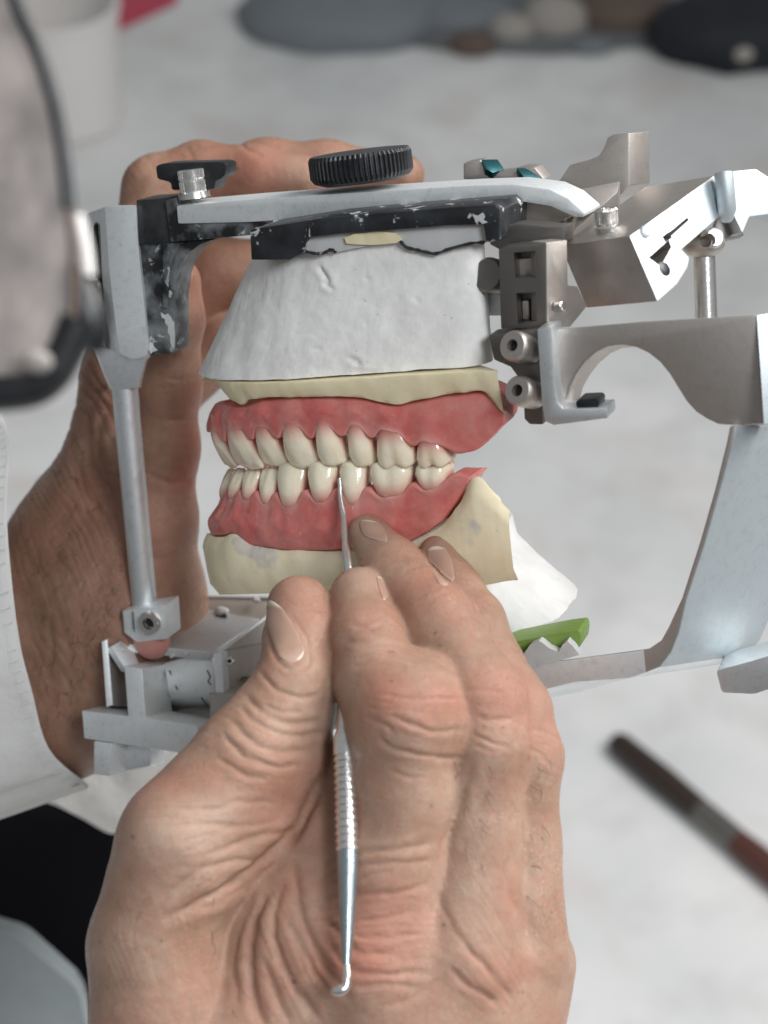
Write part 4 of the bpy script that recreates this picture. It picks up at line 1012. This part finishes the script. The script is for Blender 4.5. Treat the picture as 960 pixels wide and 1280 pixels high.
# ---------------------------------------------------------------- left hand and its sleeve
hand_l = thing('hand', 'sleeved hand holding the articulator from behind, thumb beside the incisal pin', 'hand', P(60, 960, 7.5))
th2 = [(.4, ch((221, 352, 4.6, .66), (219, 400, 4.8, .74), (214, 480, 5.4, .80), (208, 560, 5.9, .88), (190, 650, 6.5, 1.25), (150, 760, 7.6, 2.1)))]
ix2 = [(.4, ch((150, 640, 8.2, 1.9), (152, 470, 8.2, 1.15), (168, 350, 8.4, 1.0), (196, 236, 8.6, .95), (250, 216, 8.6, .90), (320, 218, 8.2, .80), (382, 222, 7.8, .66)))]
md2 = [(.4, ch((150, 560, 9.8, 1.6), (180, 330, 10.4, 1.1), (250, 240, 10.6, 1.0), (330, 214, 10.4, .95), (410, 214, 10.2, .88), (505, 219, 9.6, .62)))]
rg2 = [(.4, ch((150, 600, 10.2, 1.6), (190, 420, 11, 1.1), (270, 345, 11.2, 1.15), (350, 335, 11.0, .9)))]
pk2 = [(.4, ch((150, 700, 10.2, 1.6), (200, 500, 11, 1.0), (280, 430, 11.2, .95), (330, 430, 11.0, .8)))]
pm2 = [(1.2, ch((150, 640, 8.4, 1.9), (142, 760, 8.6, 2.45), (90, 870, 8.6, 2.1), (-60, 930, 8.6, 2.4))), (1.2, ch((160, 560, 9.2, 1.6), (110, 700, 9.2, 2.3), (40, 800, 9, 2.4), (-80, 880, 8.8, 2.5))), (1.0, ch((150, 760, 7.6, 2.1), (165, 860, 8.0, 1.9)))]
gr = [(.1, pm2), (.9, th2), (.6, ix2), (.15, md2), (.15, rg2), (.15, pk2)]
V, Fq = sdf_body(gr, .06, (-99, P(-70, 800, 8.5)[0]))
LL = [([(140, 480), (118, 500), (108, 540), (115, 580), (130, 615)], .09, 5), ([(146, 500), (128, 520), (124, 560), (138, 600)], .09, 5), ([(150, 530), (140, 550), (142, 580), (150, 605)], .07, 5), ([(118, 470), (100, 510), (92, 560), (102, 610)], .05, 5),
 ([(102, 470), (80, 520), (75, 580)], .04, 5), ([(100, 560), (105, 610), (130, 650)], .05, 4), ([(186, 520), (215, 526), (248, 520)], .025, 3), ([(184, 592), (215, 604), (243, 596)], .04, 3), ([(195, 470), (220, 474), (248, 470)], .02, 3),
 ([(60, 780), (66, 810), (60, 850)], .04, 4), ([(40, 700), (70, 760), (90, 830)], .03, 5), ([(130, 690), (180, 700), (230, 690)], .02, 4), ([(150, 256), (170, 240), (178, 225)], .03, 4), ([(228, 182), (240, 192), (238, 204)], .03, 3), ([(300, 178), (312, 190), (330, 196)], .05, 3)]
RL = [(110, 540, 70, 110, 60, 15, .06, 21.), (80, 650, 110, 110, 65, 11, .03, 22.), (140, 780, 130, 140, 70, 14, .018, 23.), (217, 560, 40, 160, 5, 13, .012, 24.), (60, 860, 80, 90, 60, 12, .02, 25.), (220, 205, 90, 40, 60, 10, .014, 26.), (350, 200, 70, 30, 80, 9, .01, 27.)]
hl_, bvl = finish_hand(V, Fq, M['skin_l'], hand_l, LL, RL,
   red=[(240, 560, 20, 60, .5), (320, 205, 60, 25, .6), (190, 700, 60, 50, .3), (110, 640, 50, 40, .25), (225, 360, 25, 40, .3), (230, 600, 20, 20, .5)],
   hairs=[(80, 620, 70, 110, 70, -120), (110, 780, 80, 120, 80, -110), (60, 880, 50, 60, 20, -100), (180, 720, 50, 60, 20, -100)],
   pale=[(372, 215, 25, 18, .6), (215, 520, 25, 40, .3), (235, 420, 15, 60, .3), (200, 690, 50, 40, .25), (420, 195, 60, 15, .3)])
# sleeve: a knitted cuff of white cloth
def cloth():
    n = N('white_coat_cloth'); wv = n.nt.nodes.new('ShaderNodeTexWave'); n.link(n.co, wv.inputs['Vector']); wv.inputs['Scale'].default_value = 6; wv.inputs['Distortion'].default_value = 1
    a = n.noise(.5, 4); col = n.mix(a, (.60, .595, .58), (.72, .715, .70))
    nr = n.bump(a, .5, .4); nr = n.bump(wv.outputs['Fac'], .02, .4, nr); return n.done(col, .9, 0, nr, spec=.2)
M['cloth'] = cloth()
edge = cr([(-30, 470), (4, 520), (12, 565), (8, 630), (13, 710), (24, 800), (40, 865), (62, 940), (112, 985)], 40)
rings = []
c0 = P(25, 745, 8.6)
def cuff_ring(s):
    """opening ring pulled back along the forearm by s cm"""
    r = []
    n = 96
    for k in range(n):
        a = 2*math.pi*k/n
        # near half follows the traced hem, far half mirrors it behind the wrist
        t = (1-math.cos(a))/2; near = math.sin(a)
        e = edge[int(round(t*39))]; y = 8.6-near*4.6
        q = P(e[0]+(0 if near >= 0 else 26*near), e[1], 5.2 if False else y*.0+ (6.1 if near >= 0 else 6.1))
        q = P(e[0]+(18*near if near < 0 else 0), e[1], 8.8-4.4*near*(1 if near > 0 else .75))
        q = q+np.array((-s, 0, -s*.35))+np.array((0, .12*math.sin(a*9+s), 0))*min(1, s*.4)
        r.append(q)
    return np.array(r)
rr = [cuff_ring(s) for s in (0, .06, .3, .6, .64, 1.2, 2, 3.5, 5, 8)]
m0 = rr[0].mean(0); rr[0] = m0+(rr[0]-m0)*.985; rr[3] = rr[3]
inner = [m0+(q-m0)*.96 for q in (cuff_ring(3), cuff_ring(.1))]
me = loft(inner+rr, cap=False); smooth(me, 50); sl = link('coat_sleeve', me, M['cloth'], hand_l)
st = []
for k in range(8, 40, 1):
    for _ in (0,):
        a = math.acos(1-2*(k-6)/34) if 0 <= (k-6)/34 <= 1 else None
for k in range(4, 44):
    a = math.pi*k/48; r0 = cuff_ring(.02)
R1 = cuff_ring(.10); R2 = cuff_ring(.34)
for k in range(4, 44):
    st.append(tube([R1[k]-np.array((0, .03, 0)), R2[k]-np.array((0, .01, 0))], .032, 6))
link('hem_stitching', join(*st), M['cloth'], sl)
# ================================================================ steel carver
prb = thing('dental_carver', 'double ended steel dental carver with a ribbed grip held in the right hand', 'dental tool', P(430, 1240, -6.6))
def pz(lst): return [P(x, y, d) for x, y, d in lst]
tipp = pz([(424.5, 598, -.75), (426, 625, -.85), (430, 650, -1.05), (431, 675, -1.5), (433.5, 695, -1.9), (436, 715, -2.2), (437, 745, -2.55)])
link('carver_tip', tube(cr(tipp, 30), np.interp(np.linspace(0, 1, 30), [0, .25, .45, .52, .6, .75, 1], [.045, .07, .085, .075, .10, .125, .14]), 16), M['chrome'], prb)
link('neck_shaft', tube(pz([(437, 745, -2.55), (434, 830, -3.5), (431, 880, -4.2), (430, 925, -4.82)]), [.14, .15, .165, .19], 20), M['chrome'], prb)
gp_ = pz([(430, 915, -4.756), (431, 945, -4.96), (434, 1065, -5.776)]); g0, g1 = gp_[0], gp_[2]
ga = unit(g1-gp_[1]); L = np.linalg.norm(g1-gp_[1])
prof = [(-.6, .17), (-.42, .255), (0, .26)]
nr_ = 13
for k in range(nr_):
    t0 = L*k/nr_; prof += [(t0+.01, .225), (t0+.04, .225), (t0+.06, .255), (t0+L/nr_-.03, .255), (t0+L/nr_, .225)]
link('ribbed_grip', lathe(gp_[1], ga, prof, 30), M['chrome'], prb)
link('handle_taper', tube(pz([(434, 1063, -5.762), (434.5, 1080, -5.878), (434, 1150, -6.354), (433, 1206, -6.735)]), [.24, .235, .17, .09], 24), M['steel_blue'], prb)
link('spoon_tip', tube(cr(pz([(433, 1204, -6.721), (433.5, 1222, -6.85), (432, 1233, -6.9), (424, 1238, -6.92), (414, 1240, -6.94)]), 16), [.085, .085, .09, .095, .10, .10, .105, .11, .12, .13, .135, .13, .12, .10, .075, .04], 16), M['chrome'], prb)
# ================================================================ background
n = N('bench_cover')
a = n.noise(.035, 4, .55, .3); b = n.noise(.11, 4, .6)
colb = n.mix(n.ramp(a, [(.35, 0), (.65, 1)]), (.70, .705, .705), (.86, .855, .845))
colb = n.mix(n.ramp(b, [(.5, 0), (.7, .4)]), colb, (.52, .51, .50))
colb = n.mix(n.ramp(n.noise(.06, 3, .5, .5), [(.52, 0), (.66, .45)]), colb, (.66, .585, .555))
M['bench'] = n.done(colb, .45, 0, n.bump(a, 2, .4))
bench = raw([(-2, -1, 0), (2.5, -1, 0), (2.5, 6, 0), (-2, 6, 0)], [(0, 1, 2, 3)])
bo = bpy.data.objects.new('bench_top', bench); C.objects.link(bo); bench.materials.append(M['bench']); bo['kind'] = 'structure'
UPv = np.linalg.inv(Wn[:3, :3]*100)@np.array((0, 0, 1.))           # world up in the view frame
FWv = np.linalg.inv(Wn[:3, :3]*100)@np.array((0, 1., 0)); RTv = np.array((1., 0, 0))
B0 = UPv*(-CAM_H*100)
def onb(px, py, h=0.0): return onplane(px, py, B0+UPv*h, UPv)     # point h cm above the bench
def plate(poly, h, t, bev=.3, rnd=8):
    f = [onb(x, y, h) for x, y in round_poly(poly, rnd, 6)]
    return bevel(prism3([v+UPv*t for v in f], f), bev, 3)
BS = CAM_H/.9
M['b_mat'] = simple('dark_grey_felt', (.20, .21, .22), .9, 0, .5, .08)
mt_ = plate([(330, -60), (350, 15), (400, 40), (470, 48), (560, 60), (700, 66), (830, 52), (1010, 60), (1010, -60)], .6, .8, .2, 14); crinkle(mt_, .35, .12, 3); tag(link('felt_mat', mt_, M['b_mat'], None), 'dark grey felt mat along the top edge under the clutter', 'mat')
def blob(c, r, sx, n=28, m=18):
    r = r*BS*.62; return crinkle(ball(c, r, sx, (RTv, FWv, UPv), None, n, m), .08*r, .25, 3)
M['b_dark'] = simple('navy_cloth', (.012, .014, .022), .7); M['b_grey'] = simple('grey_plastic', (.20, .22, .24), .6)
M['b_blue'] = simple('blue_plastic', (.02, .20, .50), .35); M['b_beige'] = simple('beige_stone_lump', (.40, .37, .34), .8)
M['b_brown'] = simple('brown_leather', (.13, .09, .07), .6); M['b_red'] = simple('red_paper', (.62, .07, .12), .6)
M['b_clear'] = simple('frosted_plastic', (.84, .81, .79), .6); M['b_grcloth'] = simple('grey_blue_cloth', (.30, .34, .35), .9)
M['b_black'] = simple('black_cloth', (.008, .008, .010), .9); M['b_black'].node_tree.nodes['Principled BSDF'].inputs['Specular IOR Level'].default_value = .05
M['wood'] = simple('dark_brown_wood', (.035, .022, .017), .4)
M['wood_r'] = simple('red_brown_wood', (.10, .035, .025), .4)
tag(link('bag', blob(onb(925, 40, 3), 13, (1.25, .8, .55)), M['b_dark'], None), 'dark navy bag lying at the top right corner of the bench', 'bag')
tag(link('buckle', blob(onb(930, 68, 9), 1.6, (1, .6, .8)), M['b_beige'], None), 'small pale metal buckle lying against the dark navy bag', 'buckle')
for q, mt, nm, lb, ct in (((430, 22, 15, (1.3, .9, .55)), 'b_grey', 'tool_pouch', 'blue grey tool pouch at the top edge, left of the blue cap', 'pouch'), ((560, 20, 8, (1.6, .9, .5)), 'b_grey', 'plastic_tray', 'low grey tray behind the blue cap at the top edge', 'tray'),
   ((515, 4, 5, (1, 1, .8)), 'b_blue', 'bottle_cap', 'bright blue bottle cap at the top edge', 'cap'), ((640, 40, 4, (1.1, 1, .8)), 'b_beige', 'stone_lump', 'beige lump left of the larger pale lump, at the back', 'stone'), ((692, 30, 6, (1.1, 1, .9)), 'b_beige', 'stone_lump', 'largest beige lump at the back, left of the brown case', 'stone'),
   ((780, 22, 9, (1.1, .8, .7)), 'b_brown', 'leather_case', 'dark brown case beside the navy bag', 'case'), ((590, 55, 3.5, (1.3, 1, .6)), 'b_brown', 'cork_block', 'small brown cork block in front of the grey tray', 'cork'),
   ((385, 10, 4, (1, .8, .8)), 'b_dark', 'rubber_bowl', 'dark rubber bowl at the left end of the felt mat', 'bowl'), ((470, 45, 2, (1.6, .7, .5)), 'b_dark', 'wax_pot', 'small dark wax pot below the blue grey pouch', 'pot'), ((610, 12, 3, (1, .8, 1)), 'b_dark', 'ink_bottle', 'dark ink bottle beside the blue cap, behind the beige lumps', 'bottle'),
   ((740, 58, 2.5, (1.5, .8, .5)), 'b_grey', 'eraser', 'grey eraser in front of the brown case', 'eraser'), ((735, 10, 3.2, (.9, .9, 1)), 'b_brown', 'cardboard_box', 'brown cardboard box behind the largest beige lump', 'box'), ((840, 10, 3.5, (.9, .9, 1)), 'b_grey', 'glass_jar', 'grey jar between the brown case and the navy bag', 'jar')):
    tag(link(nm, blob(onb(q[0], q[1], 1), q[2], q[3]), M[mt], None), lb, ct)
tag(link('paper_sheet', plate([(128, -20), (225, -20), (222, 4), (140, 42)], .1, .15, .02, 2), M['b_red'], None), 'red sheet of paper at the top left of the bench', 'paper')
tag(link('paper_sheet', plate([(20, -20), (70, -20), (66, 10), (30, 22)], .1, .15, .02, 2), M['b_red'], None), 'pink red paper scrap behind the frosted plastic tub', 'paper')
# frosted tub
tb = onb(82, 150, 0)
tag(link('plastic_tub', lathe(tb, UPv, [(t_*BS, r_*BS) for t_, r_ in [(0, 5.5), (.5, 6), (12, 6.6), (12.3, 6.9), (13, 6.9), (13, 6.3), (2, 5.6)]], 48), M['b_clear'], None), 'frosted plastic tub behind the goggles at the top left', 'tub')
# knife on the bench, lower right
kn_ = thing('wax_knife', 'dark handled knife with a steel ferrule lying on the bench at lower right', 'knife', onb(860, 1000, 0))
e0, e1 = onb(768, 925, 1.1), onb(985, 1105, 1.1); kd_ = e1-e0
link('handle', tube([e0, e0+kd_*.03, e0+kd_*.3, e0+kd_*.52], [.6*BS, .85*BS, .95*BS, .85*BS], 24), M['wood'], kn_)
link('ferrule', tube([e0+kd_*.51, e0+kd_*.72], [.87*BS, .87*BS], 24), M['dark_steel'], kn_)
link('rear_grip', tube([e0+kd_*.71, e0+kd_*.8, e0+kd_*1.3], [.85*BS, .95*BS, 1.0*BS], 24), M['wood_r'], kn_)
# clothing of the technician at lower left
def sheet(poly, d, t, mat, nm, amp=.5):
    f = [P(x, y, d) for x, y in round_poly(poly, 20, 6)]; me = prism3(f, [v+np.array((0, t, 0)) for v in f])
    bm = bmesh.new(); bm.from_mesh(me); bmesh.ops.triangulate(bm, faces=bm.faces)
    for _ in range(3): bmesh.ops.subdivide_edges(bm, edges=[e for e in bm.edges if e.calc_length() > 1.2], cuts=1)
    bmesh.ops.triangulate(bm, faces=bm.faces); bm.to_mesh(me); bm.free(); crinkle(me, amp, .12, 3); smooth(me, 80); return link(nm, me, mat, None)
tag(sheet([(-90, 780), (30, 820), (120, 930), (260, 920), (330, 950), (200, 1010), (142, 1048), (70, 1008), (-90, 985)], 22, 3, M['cloth'], 'lab_coat'), 'white lab coat hanging below the sleeve at lower left', 'coat')
tag(sheet([(-120, 960), (80, 985), (190, 1040), (200, 1340), (-120, 1340)], 30, 6, M['b_black'], 'trousers'), 'black trouser leg in shadow below the white coat', 'trousers')
tag(sheet([(-60, 1150), (20, 1170), (100, 1238), (118, 1340), (-60, 1340)], 26, 2, M['b_grcloth'], 'towel'), 'grey towel at the bottom left corner', 'towel')
# loupe goggles, close to the lens at the left edge
def glass():
    m, nt_, b_ = new_mat('clear_lens'); 
    t_ = nt_.nodes.new('ShaderNodeTexCoord'); m_ = nt_.nodes.new('ShaderNodeMapping'); m_.inputs['Scale'].default_value = (160, 160, 18); n_ = nt_.nodes.new('ShaderNodeTexNoise'); n_.inputs['Scale'].default_value = 1
    r_ = nt_.nodes.new('ShaderNodeValToRGB'); r_.color_ramp.elements[0].position = .35; r_.color_ramp.elements[0].color = (.36, .33, .32, 1); r_.color_ramp.elements[1].position = .65; r_.color_ramp.elements[1].color = (.70, .62, .59, 1)
    nt_.links.new(t_.outputs['Object'], m_.inputs[0]); nt_.links.new(m_.outputs[0], n_.inputs['Vector']); nt_.links.new(n_.outputs['Fac'], r_.inputs[0]); nt_.links.new(r_.outputs[0], b_.inputs['Base Color']); b_.inputs['Roughness'].default_value = .3; b_.inputs['Transmission Weight'].default_value = .55; b_.inputs['IOR'].default_value = 1.2; return m
M['lens'] = glass()
gg = thing('goggles', 'blurred loupe goggles with a clear lens and black rim at the left edge', 'goggles', P(20, 500, -20))
def pl3(pts, d): return cr([P(x, y, d+e) for x, y, e in pts], 40)
rim = pl3([(10, -30, 0), (26, 15, 0), (50, 70, 0), (68, 130, 0), (80, 200, 0), (86, 260, 0)], -20)
link('rim', tube(rim, .10, 14), M['rubber'], gg)
link('lower_rim', tube(pl3([(86, 255, 0), (92, 320, 0), (90, 400, 0), (74, 450, 0)], -20), .06, 12), M['b_brown'], gg)
lens_poly = [(-60, -40), (8, -30), (24, 15), (48, 70), (66, 130), (78, 200), (85, 260), (90, 330), (86, 400), (70, 455), (40, 470), (-60, 470)]
f = [P(x, y, -20) for x, y in lens_poly]; link('lens', bevel(prism3(f, [v+np.array((0, .25, 0)) for v in f]), .05), M['lens'], gg)
link('hinge', ball(P(104, 385, -19.6), .62, (.52, .5, 1.1), (unit((.9, 0, .35)), np.array((0, 1., 0)), unit((-.35, 0, .9)))), M['rubber'], gg)
link('hinge_arm', tube(pl3([(98, 400, 0), (80, 440, 0), (62, 470, 0), (30, 488, 0), (-50, 495, 0)], -19.8), np.linspace(.30, .26, 40), 14), M['rubber'], gg)
link('rivet', ball(P(46, 452, -20.3), .22, (1, .6, .8), (RTv, FWv, UPv)), M['b_beige'], gg)
link('side_fin', tube(pl3([(96, 270, 0), (106, 310, 0), (110, 345, 0)], -19.7), .1, 12), M['b_clear'], gg)
APERT, WORLD, EXPO = .47, .31, 0.17
LAMPS = [('window_light', (1.15, .65, 2.0), .9, 33, (1, .975, .95)), ('ceiling_light', (.6, -.5, 2.05), .5, 13, (.93, .97, 1))]
# ================================================================ camera, light
sc_ = bpy.context.scene
cam = bpy.data.cameras.new('camera'); co_ = bpy.data.objects.new('camera', cam); C.objects.link(co_)
co_.matrix_world = Matrix.Translation((0, 0, CAM_H)) @ Matrix.Rotation(math.pi/2-PITCH, 4, 'X')
cam.sensor_fit = 'VERTICAL'; cam.sensor_height = 24; cam.lens = 24*F/1280
cam.clip_start = .01; cam.clip_end = 100
cam.dof.use_dof = True; cam.dof.focus_distance = .445; cam.dof.aperture_fstop = cam.lens*1e-3/(APERT*.01)
sc_.camera = co_
wd = bpy.data.worlds.new('World'); sc_.world = wd; wd.use_nodes = True
nt = wd.node_tree; bg = nt.nodes['Background']
tc = nt.nodes.new('ShaderNodeTexCoord'); sx = nt.nodes.new('ShaderNodeSeparateXYZ'); nt.links.new(tc.outputs['Generated'], sx.inputs[0])
rp = nt.nodes.new('ShaderNodeValToRGB'); mr = nt.nodes.new('ShaderNodeMapRange'); mr.inputs[1].default_value = -1; nt.links.new(sx.outputs['Z'], mr.inputs[0]); nt.links.new(mr.outputs[0], rp.inputs[0])
e = rp.color_ramp.elements; e[0].position = .3; e[0].color = (.16, .13, .115, 1); e[1].position = .75; e[1].color = (.80, .84, .86, 1)
nt.links.new(rp.outputs[0], bg.inputs['Color']); bg.inputs['Strength'].default_value = WORLD
def area(nm, loc, tgt, size, pw, col):
    l = bpy.data.lights.new(nm, 'AREA'); l.energy = pw; l.size = size; l.color = col
    o = bpy.data.objects.new(nm, l); C.objects.link(o); o.location = loc
    o.rotation_euler = (Vector(tgt)-Vector(loc)).to_track_quat('-Z', 'Y').to_euler(); return o
ctr = w((0, 0, 0))
for a in LAMPS: area(a[0], a[1], ctr, a[2], a[3], a[4])
sc_.view_settings.view_transform = 'Standard'; sc_.view_settings.look = 'None'; sc_.view_settings.exposure = EXPO
sc_.cycles.max_bounces = 8
try: sc_.cycles.use_denoising = True
except Exception: pass
